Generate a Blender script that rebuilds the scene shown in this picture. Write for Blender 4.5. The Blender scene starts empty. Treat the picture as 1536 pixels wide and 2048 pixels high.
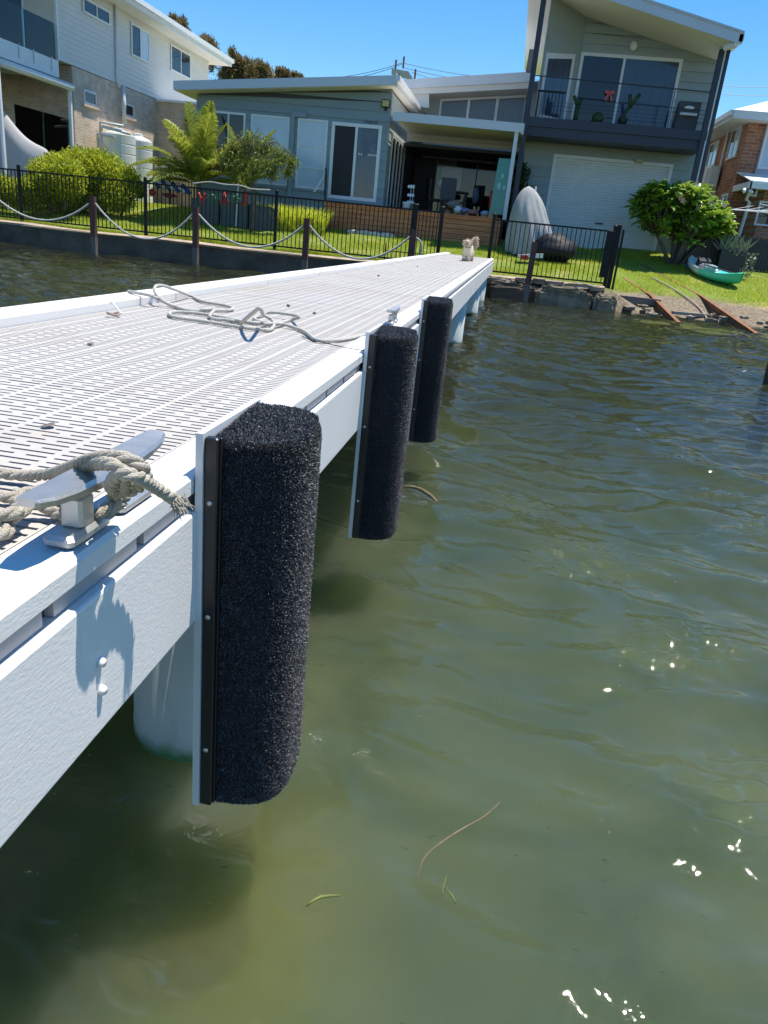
import bpy, math, random
import numpy as np
from mathutils import Vector, Matrix
random.seed(7); RNG = np.random.default_rng(7)
S = bpy.context.scene
COL = S.collection

# ------------------------------------------------------------------ camera
FPX, CX, CY = 1500.0, 768.0, 1024.0
CAM = np.array([0.0, 0.0, 1.28])
_Y = np.array([262.0, -537.0, FPX]); _Y /= np.linalg.norm(_Y)
_D = np.array([-413.0, 3988.0, FPX]); _D -= _Y * _D.dot(_Y); _D /= np.linalg.norm(_D)
_Z = -_D; _X = np.cross(_Y, _Z)
RW = np.stack([_X, _Y, _Z])            # rows: world axes seen from the camera
cam_d = bpy.data.cameras.new('camera'); cam = bpy.data.objects.new('camera', cam_d); COL.objects.link(cam)
cam_d.sensor_fit = 'VERTICAL'; cam_d.sensor_height = 24.0; cam_d.lens = 24.0 * FPX / 2048.0
cam_d.clip_start = 0.02; cam_d.clip_end = 3000
m = Matrix.Identity(4)
for i in range(3):
    m[i][0] = RW[i][0]; m[i][1] = -RW[i][1]; m[i][2] = -RW[i][2]; m[i][3] = CAM[i]
cam.matrix_world = m
S.camera = cam

# ------------------------------------------------------------------ sky, sun, exposure
SUN = Vector((0.23, 0.15, 0.95)).normalized()
W = bpy.data.worlds.new('World'); S.world = W; W.use_nodes = True
nt = W.node_tree; nt.nodes.clear()
sky = nt.nodes.new('ShaderNodeTexSky'); sky.sky_type = 'NISHITA'; sky.sun_disc = False
sky.sun_elevation = math.asin(SUN.z); sky.sun_rotation = math.atan2(SUN.x, SUN.y)
sky.air_density = 1.0; sky.dust_density = 0.0; sky.ozone_density = 4.0; sky.altitude = 0
bg = nt.nodes.new('ShaderNodeBackground'); bg.inputs[1].default_value = 0.11
ow = nt.nodes.new('ShaderNodeOutputWorld')
hsv = nt.nodes.new('ShaderNodeHueSaturation'); hsv.inputs['Saturation'].default_value = 1.32
nt.links.new(sky.outputs[0], hsv.inputs['Color']); nt.links.new(hsv.outputs[0], bg.inputs[0]); nt.links.new(bg.outputs[0], ow.inputs[0])
sl = bpy.data.lights.new('sun', 'SUN'); sl.energy = 4.2; sl.angle = math.radians(0.5); sl.color = (1.0, 0.95, 0.87)
so = bpy.data.objects.new('sun', sl); COL.objects.link(so)
so.rotation_euler = SUN.to_track_quat('Z', 'Y').to_euler(); so.location = (5, 5, 40)
S.view_settings.view_transform = 'Standard'; S.view_settings.look = 'None'
S.view_settings.gamma = 1.0; S.view_settings.use_curve_mapping = False
S.view_settings.exposure = 0.72
S.render.engine = 'CYCLES'
S.cycles.max_bounces = 8; S.cycles.diffuse_bounces = 3; S.cycles.glossy_bounces = 3
S.cycles.transparent_max_bounces = 8; S.cycles.transmission_bounces = 4
S.cycles.sample_clamp_indirect = 6.0; S.cycles.caustics_reflective = False; S.cycles.caustics_refractive = False

# ------------------------------------------------------------------ pixel of a photo survey -> place
def ray(u, v): return RW @ np.array([u - CX, v - CY, FPX])
def GZ(u, v, z=0.0):
    r = ray(u, v); return Vector(CAM + r * ((z - CAM[2]) / r[2]))
def GY(u, v, y):
    r = ray(u, v); return Vector(CAM + r * ((y - CAM[1]) / r[1]))
def GT(u, v):
    r = ray(u, v); t = 10.0/r[1]
    while t*r[1] < 60:
        q = CAM + r*t
        if q[1] > 19.3 and q[2] <= float(hgt(q[0], q[1])): return Vector(q)
        t += .03/r[1]
    return Vector(q)
def GX(u, v, x):
    r = ray(u, v); return Vector(CAM + r * ((x - CAM[0]) / r[0]))

# ------------------------------------------------------------------ materials
def mat(name, col, rough=0.6, var=0.12, scale=8.0, bump=0.0, bscale=None, metal=0.0, spec=0.5, col2=None,
        coat=0.0, stretch=None, detail=6.0, trans=0.0, alpha=1.0, sheen=0.0):
    M = bpy.data.materials.new(name); M.use_nodes = True
    t = M.node_tree; b = t.nodes['Principled BSDF']
    b.inputs['Roughness'].default_value = rough; b.inputs['Metallic'].default_value = metal
    b.inputs['Specular IOR Level'].default_value = spec
    b.inputs['Coat Weight'].default_value = coat
    b.inputs['Transmission Weight'].default_value = trans; b.inputs['Alpha'].default_value = alpha
    b.inputs['Sheen Weight'].default_value = sheen
    tc = t.nodes.new('ShaderNodeTexCoord'); src = tc.outputs['Object']
    if stretch:
        mp = t.nodes.new('ShaderNodeMapping'); mp.inputs['Scale'].default_value = stretch
        t.links.new(src, mp.inputs[0]); src = mp.outputs[0]
    n = t.nodes.new('ShaderNodeTexNoise'); n.inputs['Scale'].default_value = scale
    n.inputs['Detail'].default_value = detail; n.inputs['Roughness'].default_value = 0.62
    t.links.new(src, n.inputs['Vector'])
    if col2 is None:
        c1 = tuple(max(0, c * (1 - var)) for c in col); c2 = tuple(min(1, c * (1 + var)) for c in col)
    else: c1, c2 = col, col2
    r = t.nodes.new('ShaderNodeValToRGB')
    r.color_ramp.elements[0].position = 0.32; r.color_ramp.elements[1].position = 0.68
    r.color_ramp.elements[0].color = (*c1, 1); r.color_ramp.elements[1].color = (*c2, 1)
    t.links.new(n.outputs['Fac'], r.inputs[0]); t.links.new(r.outputs[0], b.inputs['Base Color'])
    if bump:
        n2 = t.nodes.new('ShaderNodeTexNoise'); n2.inputs['Scale'].default_value = bscale or scale * 4
        n2.inputs['Detail'].default_value = 5
        t.links.new(src, n2.inputs['Vector'])
        bp = t.nodes.new('ShaderNodeBump'); bp.inputs['Strength'].default_value = min(1, bump); bp.inputs['Distance'].default_value = 0.01
        t.links.new(n2.outputs['Fac'], bp.inputs['Height']); t.links.new(bp.outputs[0], b.inputs['Normal'])
    return M

def brick_mat(name, c1, c2, mortar, axis='xz', bw=0.26, bh=0.09, ms=0.012):
    M = mat(name, c1, 0.85)
    t = M.node_tree; b = t.nodes['Principled BSDF']
    tc = t.nodes.new('ShaderNodeTexCoord'); sp = t.nodes.new('ShaderNodeSeparateXYZ'); cb = t.nodes.new('ShaderNodeCombineXYZ')
    t.links.new(tc.outputs['Object'], sp.inputs[0])
    t.links.new(sp.outputs[0 if axis == 'xz' else 1], cb.inputs[0]); t.links.new(sp.outputs[2], cb.inputs[1])
    k = t.nodes.new('ShaderNodeTexBrick'); k.inputs['Scale'].default_value = 1
    k.inputs['Color1'].default_value = (*c1, 1); k.inputs['Color2'].default_value = (*c2, 1); k.inputs['Mortar'].default_value = (*mortar, 1)
    k.inputs['Brick Width'].default_value = bw; k.inputs['Row Height'].default_value = bh; k.inputs['Mortar Size'].default_value = ms
    k.inputs['Bias'].default_value = -0.1
    t.links.new(cb.outputs[0], k.inputs['Vector'])
    n = t.nodes.new('ShaderNodeTexNoise'); n.inputs['Scale'].default_value = 3.0; n.inputs['Detail'].default_value = 8
    t.links.new(tc.outputs['Object'], n.inputs['Vector'])
    mx = t.nodes.new('ShaderNodeMixRGB'); mx.blend_type = 'OVERLAY'; mx.inputs[0].default_value = 0.45
    t.links.new(k.outputs['Color'], mx.inputs[1]); t.links.new(n.outputs['Fac'], mx.inputs[2])
    t.links.new(mx.outputs[0], b.inputs['Base Color'])
    bp = t.nodes.new('ShaderNodeBump'); bp.invert = True; bp.inputs['Strength'].default_value = 0.6; bp.inputs['Distance'].default_value = 0.01
    t.links.new(k.outputs['Fac'], bp.inputs['Height']); t.links.new(bp.outputs[0], b.inputs['Normal'])
    return M

M = {}
M['deck'] = mat('deck_plastic', (0.47, 0.44, 0.40), 0.7, 0.05, 1.7, bump=0.12, bscale=260)
def grime(Mx, col, sc, lo, hi, space='Object', fac=.6, st=(1, 1, 1)):
    t = Mx.node_tree; b = t.nodes['Principled BSDF']; src = b.inputs['Base Color'].links[0].from_socket
    g = t.nodes.new('ShaderNodeNewGeometry'); mp = t.nodes.new('ShaderNodeMapping'); mp.inputs['Scale'].default_value = st
    t.links.new(g.outputs['Position'], mp.inputs[0])
    n = t.nodes.new('ShaderNodeTexNoise'); n.inputs['Scale'].default_value = sc; n.inputs['Detail'].default_value = 8; n.inputs['Roughness'].default_value = .7
    t.links.new(mp.outputs[0], n.inputs['Vector']); r = t.nodes.new('ShaderNodeMapRange'); r.inputs[1].default_value = lo; r.inputs[2].default_value = hi; r.inputs[4].default_value = fac
    t.links.new(n.outputs['Fac'], r.inputs[0]); mx = t.nodes.new('ShaderNodeMixRGB'); t.links.new(r.outputs[0], mx.inputs[0]); t.links.new(src, mx.inputs[1]); mx.inputs[2].default_value = (*col, 1)
    t.links.new(mx.outputs[0], b.inputs['Base Color'])
grime(M['deck'], (.36, .29, .20), 1.3, .50, .72, fac=.45); grime(M['deck'], (.20, .17, .14), 9, .66, .74, fac=.5)
M['white_timber'] = mat('white_painted_timber', (0.79, 0.76, 0.725), 0.45, 0.04, 3, bump=0.10, bscale=300, stretch=(1, 0.35, 1))
grime(M['white_timber'], (.42, .36, .27), 3.0, .60, .78, fac=.35, st=(1, .5, 2)); grime(M['white_timber'], (.30, .22, .13), 24, .72, .78, fac=.6)
M['channel'] = mat('grey_channel', (0.36, 0.35, 0.36), 0.5, 0.1, 5, bump=0.1)
M['dark_gap'] = mat('groove_shade_strip', (0.05, 0.05, 0.055), 0.6)  # shade of the groove below the edge board, as a dark colour
M['carpet'] = mat('carpet_base', (0.008, 0.008, 0.011), 0.95, 0.3, 60)
M['fibre_old'] = mat('carpet_fibre', (0.014, 0.015, 0.024), 0.5, 0.3, 40, spec=0.7, col2=(0.034, 0.035, 0.05))
M['black_pvc'] = mat('black_pvc', (0.012, 0.012, 0.014), 0.38, 0.2, 20, stretch=(20, 20, 1))
M['white_pvc'] = mat('white_pvc', (0.68, 0.69, 0.69), 0.4, 0.04, 6)
M['steel'] = mat('stainless_steel', (0.55, 0.54, 0.52), 0.5, 0.1, 30, metal=1.0, bump=0.05, bscale=200)
M['rope_old'] = mat('weathered_rope', (0.42, 0.37, 0.29), 0.95, 0.2, 70, bump=0.6, bscale=500, col2=(0.56, 0.51, 0.41))
M['rope'] = mat('white_rope', (0.50, 0.48, 0.43), 0.85, 0.12, 60, bump=0.4, bscale=500)
M['pile'] = mat('pile_sleeve', (0.50, 0.54, 0.51), 0.45, 0.05, 4)
grime(M['pile'], (.25, .24, .20), 5, .60, .75, fac=.4, st=(1, 1, .25))
def tide(Mx):
    t = Mx.node_tree; b = t.nodes['Principled BSDF']; src = b.inputs['Base Color'].links[0].from_socket
    g = t.nodes.new('ShaderNodeNewGeometry'); sp = t.nodes.new('ShaderNodeSeparateXYZ'); t.links.new(g.outputs['Position'], sp.inputs[0])
    n = t.nodes.new('ShaderNodeTexNoise'); n.inputs['Scale'].default_value = 22; n.inputs['Detail'].default_value = 7; t.links.new(g.outputs['Position'], n.inputs['Vector'])
    for (lo, hi, k, col, f) in ((.075, .0, .05, (.30, .33, .27), .6), (.035, -.002, .04, (.10, .22, .07), .95)):
        ma = t.nodes.new('ShaderNodeMath'); ma.operation = 'MULTIPLY_ADD'; ma.inputs[1].default_value = k*2; t.links.new(n.outputs['Fac'], ma.inputs[0]); t.links.new(sp.outputs[2], ma.inputs[2])
        r = t.nodes.new('ShaderNodeMapRange'); r.inputs[1].default_value = lo+k; r.inputs[2].default_value = hi+k; r.inputs[4].default_value = f; t.links.new(ma.outputs[0], r.inputs[0])
        mx = t.nodes.new('ShaderNodeMixRGB'); t.links.new(r.outputs[0], mx.inputs[0]); t.links.new(src, mx.inputs[1]); mx.inputs[2].default_value = (*col, 1); src = mx.outputs[0]
    t.links.new(src, b.inputs['Base Color'])
tide(M['pile'])
M['slime'] = mat('waterline_slime', (0.10, 0.24, 0.07), 0.5, 0.3, 12, bump=.5, bscale=60, col2=(0.20, 0.36, 0.10))
M['algae'] = mat('algae', (0.05, 0.10, 0.02), 0.9, 0.5, 9, bump=0.9, bscale=60, col2=(0.16, 0.20, 0.05))
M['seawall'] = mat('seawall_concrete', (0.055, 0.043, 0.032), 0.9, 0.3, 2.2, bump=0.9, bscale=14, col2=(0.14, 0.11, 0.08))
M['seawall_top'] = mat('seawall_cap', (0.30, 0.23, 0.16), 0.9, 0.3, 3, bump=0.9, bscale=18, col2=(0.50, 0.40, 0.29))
M['stone'] = mat('rubble_stone', (0.18, 0.14, 0.10), 0.92, 0.4, 4, bump=1.0, bscale=16, col2=(0.42, 0.34, 0.25))
M['rust'] = mat('rusty_steel', (0.16, 0.06, 0.025), 0.85, 0.5, 9, bump=0.7, bscale=40, col2=(0.34, 0.15, 0.07))
M['redgum'] = mat('mooring_post_timber', (0.075, 0.028, 0.022), 0.75, 0.3, 6, bump=0.5, stretch=(5, 5, 0.6), col2=(0.13, 0.055, 0.045))
M['greypost'] = mat('bleached_post_foot', (0.16, 0.13, 0.11), 0.85, 0.3, 8, bump=0.5, stretch=(5, 5, 0.5))
M['black_metal'] = mat('black_powder_coat', (0.006, 0.006, 0.007), 0.5, 0.1, 5, spec=0.25)
M['navy'] = mat('navy_paint', (0.018, 0.024, 0.042), 0.45, 0.08, 3)
M['board_blue'] = mat('weatherboard_blue_grey', (0.235, 0.30, 0.32), 0.55, 0.07, 1.3, bump=0.15, bscale=40, stretch=(0.3, 1, 3))
M['board_sage'] = mat('weatherboard_sage', (0.33, 0.375, 0.36), 0.55, 0.07, 1.3, bump=0.15, bscale=40, stretch=(0.3, 1, 3))
M['board_cream'] = mat('weatherboard_cream', (0.70, 0.67, 0.61), 0.55, 0.04, 1.5)
M['white'] = mat('white_paint', (0.76, 0.765, 0.76), 0.45, 0.03, 3)
M['fascia'] = mat('colour_steel_fascia', (0.60, 0.63, 0.65), 0.35, 0.03, 2)
M['soffit'] = mat('soffit_cream', (0.78, 0.75, 0.68), 0.6, 0.03, 2)
M['roof'] = mat('roof_sheet', (0.55, 0.56, 0.56), 0.4, 0.05, 2)
M['brick_cream'] = brick_mat('cream_brick_side', (0.58, 0.40, 0.27), (0.70, 0.53, 0.38), (0.58, 0.52, 0.44), 'yz')
M['brick_cream_f'] = brick_mat('cream_brick_front', (0.50, 0.35, 0.24), (0.60, 0.45, 0.33), (0.52, 0.46, 0.38), 'xz')
M['brick_red'] = brick_mat('red_brick_side', (0.36, 0.115, 0.055), (0.50, 0.20, 0.10), (0.38, 0.30, 0.24), 'yz', 0.27, 0.1, 0.012)
M['brick_red_f'] = brick_mat('red_brick_front', (0.38, 0.12, 0.06), (0.52, 0.21, 0.105), (0.40, 0.32, 0.25), 'xz', 0.27, 0.1, 0.012)
M['glass_dark'] = mat('window_glass', (0.012, 0.014, 0.017), 0.04, 0.2, 1.0, spec=0.6)
M['glass_blue'] = mat('window_glass_with_curtain', (0.05, 0.075, 0.12), 0.06, 0.25, 2.0, spec=0.6, stretch=(6, 1, 0.3))
M['blind'] = mat('blind_behind_glass', (0.52, 0.62, 0.70), 0.12, 0.05, 2.0, spec=0.6)
M['screen'] = mat('insect_screen', (0.010, 0.009, 0.010), 0.6, 0.1, 200)
M['dark_in'] = mat('shade_dark_wall', (0.055, 0.058, 0.065), 0.7, 0.1, 3)  # patio shade put into the colour; hidden wall cores share it
M['merbau'] = mat('merbau_board', (0.40, 0.12, 0.04), 0.55, 0.3, 2.2, bump=0.3, bscale=30, stretch=(0.6, 3, 6), col2=(0.68, 0.26, 0.09))
M['roller'] = mat('roller_door', (0.70, 0.71, 0.68), 0.5, 0.03, 2)
M['tank'] = mat('rain_tank_plastic', (0.74, 0.75, 0.72), 0.5, 0.03, 2)
M['cover_grey'] = mat('boat_cover_cloth', (0.44, 0.42, 0.40), 0.85, 0.08, 1.5, bump=0.4, bscale=4)
M['shade_cloth'] = mat('pale_mesh_cover', (0.36, 0.36, 0.345), 0.9, 0.12, 2.5, bump=0.5, bscale=9, stretch=(2, 2, 0.5))
M['black_cloth'] = mat('black_vinyl_cover', (0.014, 0.015, 0.017), 0.6, 0.2, 3, bump=1.0, bscale=9, spec=.3)
M['fur'] = mat('dog_fur', (0.78, 0.66, 0.50), 0.9, 0.12, 25, bump=0.5, bscale=120)
M['skin_dark'] = mat('dog_nose', (0.02, 0.015, 0.013), 0.4)
M['red'] = mat('red_plastic', (0.50, 0.03, 0.02), 0.5)
M['pink'] = mat('pink_ribbon', (0.85, 0.14, 0.13), 0.6)
M['green_p'] = mat('green_plastic', (0.02, 0.16, 0.05), 0.5)
M['blue_p'] = mat('blue_cloth', (0.03, 0.10, 0.45), 0.7, 0.4, 5)
M['planter'] = mat('planter_grey_green', (0.09, 0.11, 0.105), 0.7, 0.15, 3)
M['black_plastic'] = mat('black_plastic', (0.02, 0.02, 0.022), 0.5)
M['paint_yellow'] = mat('floodlight_lens', (0.42, 0.36, 0.12), 0.3)
M['trunk'] = mat('bark', (0.14, 0.11, 0.085), 0.9, 0.3, 8, bump=0.8, bscale=30)
M['palm_trunk'] = mat('palm_trunk', (0.20, 0.17, 0.13), 0.85, 0.3, 5, bump=0.7, bscale=12, stretch=(1, 1, 5))
M['flower'] = mat('frangipani_flower', (0.75, 0.45, 0.36), 0.7, 0.2, 20)
M['concrete'] = mat('pole_concrete', (0.40, 0.39, 0.37), 0.85, 0.1, 3)
M['weed'] = mat('floating_weed', (0.14, 0.10, 0.055), 0.7, 0.4, 30)
M['weed2'] = mat('floating_weed_green', (0.12, 0.14, 0.03), 0.7, 0.4, 30)
M['beige'] = mat('beige_timber', (0.40, 0.34, 0.27), 0.85, 0.2, 6, bump=0.5, stretch=(1, 6, 6))

def fibremat():
    Mx = bpy.data.materials.new('carpet_fibre_speckled'); Mx.use_nodes = True; t = Mx.node_tree; b = t.nodes['Principled BSDF']
    b.inputs['Roughness'].default_value = .42; b.inputs['Specular IOR Level'].default_value = .7
    g = t.nodes.new('ShaderNodeNewGeometry'); r = t.nodes.new('ShaderNodeValToRGB'); c = r.color_ramp
    c.elements[0].color = (.011, .011, .012, 1); c.elements[1].color = (.36, .36, .36, 1); e = c.elements.new(.5); e.color = (.034, .034, .037, 1); e = c.elements.new(.78); e.color = (.115, .115, .122, 1)
    t.links.new(g.outputs['Random Per Island'], r.inputs[0]); t.links.new(r.outputs[0], b.inputs['Base Color']); return Mx
M['fibre'] = fibremat()
def leafmat(name, c1, c2, tr=0.35, rough=0.5):
    Mx = bpy.data.materials.new(name); Mx.use_nodes = True; t = Mx.node_tree; t.nodes.clear()
    o = t.nodes.new('ShaderNodeOutputMaterial'); b = t.nodes.new('ShaderNodeBsdfPrincipled')
    b.inputs['Roughness'].default_value = rough
    tl = t.nodes.new('ShaderNodeBsdfTranslucent'); mx = t.nodes.new('ShaderNodeMixShader'); mx.inputs[0].default_value = tr
    g = t.nodes.new('ShaderNodeNewGeometry'); r = t.nodes.new('ShaderNodeValToRGB')
    r.color_ramp.elements[0].color = (*c1, 1); r.color_ramp.elements[1].color = (*c2, 1)
    t.links.new(g.outputs['Random Per Island'], r.inputs[0])
    t.links.new(r.outputs[0], b.inputs['Base Color']); 
    hs = t.nodes.new('ShaderNodeHueSaturation'); hs.inputs['Value'].default_value = 1.6; hs.inputs['Hue'].default_value = 0.485
    t.links.new(r.outputs[0], hs.inputs['Color']); t.links.new(hs.outputs[0], tl.inputs[0])
    t.links.new(b.outputs[0], mx.inputs[1]); t.links.new(tl.outputs[0], mx.inputs[2]); t.links.new(mx.outputs[0], o.inputs[0])
    return Mx
M['hedge'] = leafmat('hedge_leaf', (0.14, 0.21, 0.014), (0.46, 0.50, 0.035), .5)
M['palm'] = leafmat('palm_leaflet', (0.10, 0.17, 0.02), (0.33, 0.36, 0.05), .45)
M['palm_yel'] = leafmat('yellow_palm_leaflet', (0.22, 0.18, 0.02), (0.30, 0.16, 0.02))
M['willow'] = leafmat('weeping_leaf', (0.08, 0.12, 0.016), (0.22, 0.26, 0.05), .45)
M['gum'] = leafmat('gum_leaf', (0.06, 0.07, 0.02), (0.28, 0.20, 0.08))
M['frang'] = leafmat('frangipani_leaf', (0.08, 0.19, 0.018), (0.26, 0.38, 0.045), 0.35, 0.28)
M['grassblade'] = leafmat('grass_blade', (0.20, 0.30, 0.018), (0.50, 0.54, 0.05), 0.45)
M['climber'] = leafmat('climber_leaf', (0.015, 0.045, 0.01), (0.04, 0.09, 0.02), 0.2)
M['succ'] = leafmat('succulent_leaf', (0.14, 0.18, 0.12), (0.26, 0.28, 0.18), 0.1)

# ------------------------------------------------------------------ mesh builder
OFF = {}
class MB:
    def __init__(s): s.v = []; s.f = []
    def quad(s, a, b, c, d):
        n = len(s.v); s.v += [tuple(a), tuple(b), tuple(c), tuple(d)]; s.f.append((n, n+1, n+2, n+3)); return s
    def tri(s, a, b, c):
        n = len(s.v); s.v += [tuple(a), tuple(b), tuple(c)]; s.f.append((n, n+1, n+2)); return s
    def hexa(s, p):   # 8 points: bottom 4 ccw, top 4
        n = len(s.v); s.v += [tuple(q) for q in p]
        s.f += [(n+3, n+2, n+1, n), (n+4, n+5, n+6, n+7), (n, n+1, n+5, n+4), (n+1, n+2, n+6, n+5), (n+2, n+3, n+7, n+6), (n+3, n, n+4, n+7)]; return s
    def box(s, x0, x1, y0, y1, z0, z1):
        return s.hexa([(x0,y0,z0),(x1,y0,z0),(x1,y1,z0),(x0,y1,z0),(x0,y0,z1),(x1,y0,z1),(x1,y1,z1),(x0,y1,z1)])
    def bbox(s, x0, x1, y0, y1, z0, z1, c=0.004):   # box with chamfered vertical & top edges
        n = len(s.v)
        for z, k in ((z0, c), (z0 + c, 0), (z1 - c, 0), (z1, c)):
            for x, y in ((x0+c+k,y0+k),(x1-c-k,y0+k),(x1-k,y0+c+k),(x1-k,y1-c-k),(x1-c-k,y1-k),(x0+c+k,y1-k),(x0+k,y1-c-k),(x0+k,y0+c+k)):
                s.v.append((x, y, z))
        for r in range(3):
            for i in range(8):
                j = (i+1) % 8; s.f.append((n+r*8+i, n+r*8+j, n+r*8+8+j, n+r*8+8+i))
        s.f.append(tuple(n+24+i for i in range(8))); s.f.append(tuple(n+7-i for i in range(8))); return s
    def wallq(s, pts, th):  # quad in XZ at front, thickness towards +y
        p = [Vector(q) for q in pts]; q = [a + Vector((0, th, 0)) for a in p]
        n = len(s.v); s.v += [tuple(a) for a in p + q]; k = len(p)
        s.f.append(tuple(n+i for i in range(k))); s.f.append(tuple(n+k+k-1-i for i in range(k)))
        for i in range(k):
            j = (i+1) % k; s.f.append((n+j, n+i, n+k+i, n+k+j))
        return s
    def slab(s, pts, d):   # polygon extruded by vector d
        d = Vector(d); p = [Vector(q) for q in pts]; q = [a + d for a in p]
        n = len(s.v); s.v += [tuple(a) for a in p + q]; k = len(p)
        s.f.append(tuple(n+i for i in range(k))); s.f.append(tuple(n+k+k-1-i for i in range(k)))
        for i in range(k):
            j = (i+1) % k; s.f.append((n+j, n+i, n+k+i, n+k+j))
        return s
    def tube(s, pts, r, n=8, caps=True):
        pts = [Vector(p) for p in pts]; L = len(pts); base = len(s.v); up = None
        rr = r if isinstance(r, (list, tuple)) else [r]*L
        for i, p in enumerate(pts):
            t = (pts[min(i+1, L-1)] - pts[max(i-1, 0)]).normalized()
            if up is None:
                up = Vector((0,0,1)) if abs(t.z) < 0.9 else Vector((1,0,0))
            a = t.cross(up);
            if a.length < 1e-6: a = t.cross(Vector((1,0,0)))
            a.normalize(); b = a.cross(t).normalized(); up = b
            for k in range(n):
                an = 2*math.pi*k/n; q = p + (a*math.cos(an) + b*math.sin(an))*rr[i]; s.v.append(tuple(q))
        for i in range(L-1):
            for k in range(n):
                j = (k+1) % n; s.f.append((base+i*n+k, base+i*n+j, base+(i+1)*n+j, base+(i+1)*n+k))
        if caps:
            s.f.append(tuple(base+n-1-k for k in range(n))); s.f.append(tuple(base+(L-1)*n+k for k in range(n)))
        return s
    def lathe(s, prof, c=(0,0), n=20):   # prof: (r,z)
        base = len(s.v)
        for r, z in prof:
            for k in range(n):
                a = 2*math.pi*k/n; s.v.append((c[0]+r*math.cos(a), c[1]+r*math.sin(a), z))
        for i in range(len(prof)-1):
            for k in range(n):
                j = (k+1) % n; s.f.append((base+i*n+k, base+i*n+j, base+(i+1)*n+j, base+(i+1)*n+k))
        s.f.append(tuple(base+n-1-k for k in range(n))); s.f.append(tuple(base+(len(prof)-1)*n+k for k in range(n)))
        return s
    def ell(s, c, r, nu=10, nv=8):
        base = len(s.v)
        for i in range(nv+1):
            ph = math.pi*i/nv
            for k in range(nu):
                a = 2*math.pi*k/nu
                s.v.append((c[0]+r[0]*math.sin(ph)*math.cos(a), c[1]+r[1]*math.sin(ph)*math.sin(a), c[2]-r[2]*math.cos(ph)))
        for i in range(nv):
            for k in range(nu):
                j = (k+1) % nu; s.f.append((base+i*nu+k, base+i*nu+j, base+(i+1)*nu+j, base+(i+1)*nu+k))
        return s
    def build(s, name, material, parent=None, smooth=False, **props):
        o_ = Vector(OFF.get(parent.name, (0,0,0))) if parent else Vector((0,0,0))
        me = bpy.data.meshes.new(name)
        if parent: me.from_pydata([tuple(Vector(v) - o_) for v in s.v], [], s.f)
        else: me.from_pydata(s.v, [], s.f)
        me.materials.append(material)
        if smooth: me.shade_smooth()
        o = bpy.data.objects.new(name, me); COL.objects.link(o)
        if parent: o.parent = parent; OFF[o.name] = tuple(o_)
        for k, v in props.items(): o[k] = v
        return o

def thing(name, loc, label, cat, group=None):
    o = bpy.data.objects.new(name, None); COL.objects.link(o); o.location = loc; o.empty_display_size = 0.2
    o['label'] = label; o['category'] = cat
    if group: o['group'] = group
    OFF[o.name] = tuple(loc); return o
def tag(o, label, cat, group=None):
    o['label'] = label; o['category'] = cat
    if group: o['group'] = group
    return o
def inst(src, name, parent, loc, rot=None, scale=None):
    """another part sharing src's mesh; loc in world space"""
    o = bpy.data.objects.new(name, src.data); COL.objects.link(o); o.parent = parent
    off = Vector(OFF.get(parent.name, (0,0,0))); o.location = Vector(loc) - off
    if rot is not None: o.rotation_euler = rot
    if scale is not None: o.scale = scale
    OFF[o.name] = tuple(off); return o
def meshdata(mb, name, material, smooth=False):
    me = bpy.data.meshes.new(name); me.from_pydata(mb.v, [], mb.f); me.materials.append(material)
    if smooth: me.shade_smooth()
    return me
def part(me, name, parent, loc=(0,0,0), rot=None, scale=None):
    o = bpy.data.objects.new(name, me); COL.objects.link(o); o.parent = parent
    off = Vector(OFF.get(parent.name, (0,0,0))); o.location = Vector(loc) - off
    if rot is not None: o.rotation_euler = rot
    if scale is not None: o.scale = scale
    OFF[o.name] = tuple(off); return o
def smooth_path(P, step):
    P = [Vector(p) for p in P]; out = []
    Q = [P[0]*2-P[1]] + P + [P[-1]*2-P[-2]]
    for i in range(1, len(Q)-2):
        a, b, c, d = Q[i-1], Q[i], Q[i+1], Q[i+2]; n = max(2, int((c-b).length/step))
        for k in range(n):
            t = k/n
            out.append(0.5*((2*b) + (c-a)*t + (2*a-5*b+4*c-d)*t*t + (3*b-a-3*c+d)*t*t*t))
    out.append(P[-1]); return out
def resample(P, step):
    out = [P[0]]; acc = 0
    for i in range(1, len(P)):
        seg = (P[i]-out[-1]).length
        while seg >= step:
            out.append(out[-1] + (P[i]-out[-1]).normalized()*step); seg = (P[i]-out[-1]).length
    out.append(P[-1]); return out
def laid_rope(mb, P, rad, pitch, step, n=6, strands=3):
    """three-strand laid rope along P"""
    P = resample(smooth_path(P, step), step); L = len(P); up = Vector((0,0,1)); fr = []
    for i in range(L):
        t = (P[min(i+1, L-1)] - P[max(i-1, 0)]).normalized()
        a = t.cross(up)
        if a.length < 1e-5: a = t.cross(Vector((1,0,0)))
        a.normalize(); b = a.cross(t).normalized(); up = b; fr.append((a, b))
    for s in range(strands):
        q = []
        for i in range(L):
            an = 2*math.pi*(i*step/pitch + s/strands)
            a, b = fr[i]; q.append(P[i] + (a*math.cos(an)+b*math.sin(an))*rad*0.5)
        mb.tube(q, rad*0.56, n)
    return mb

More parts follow.
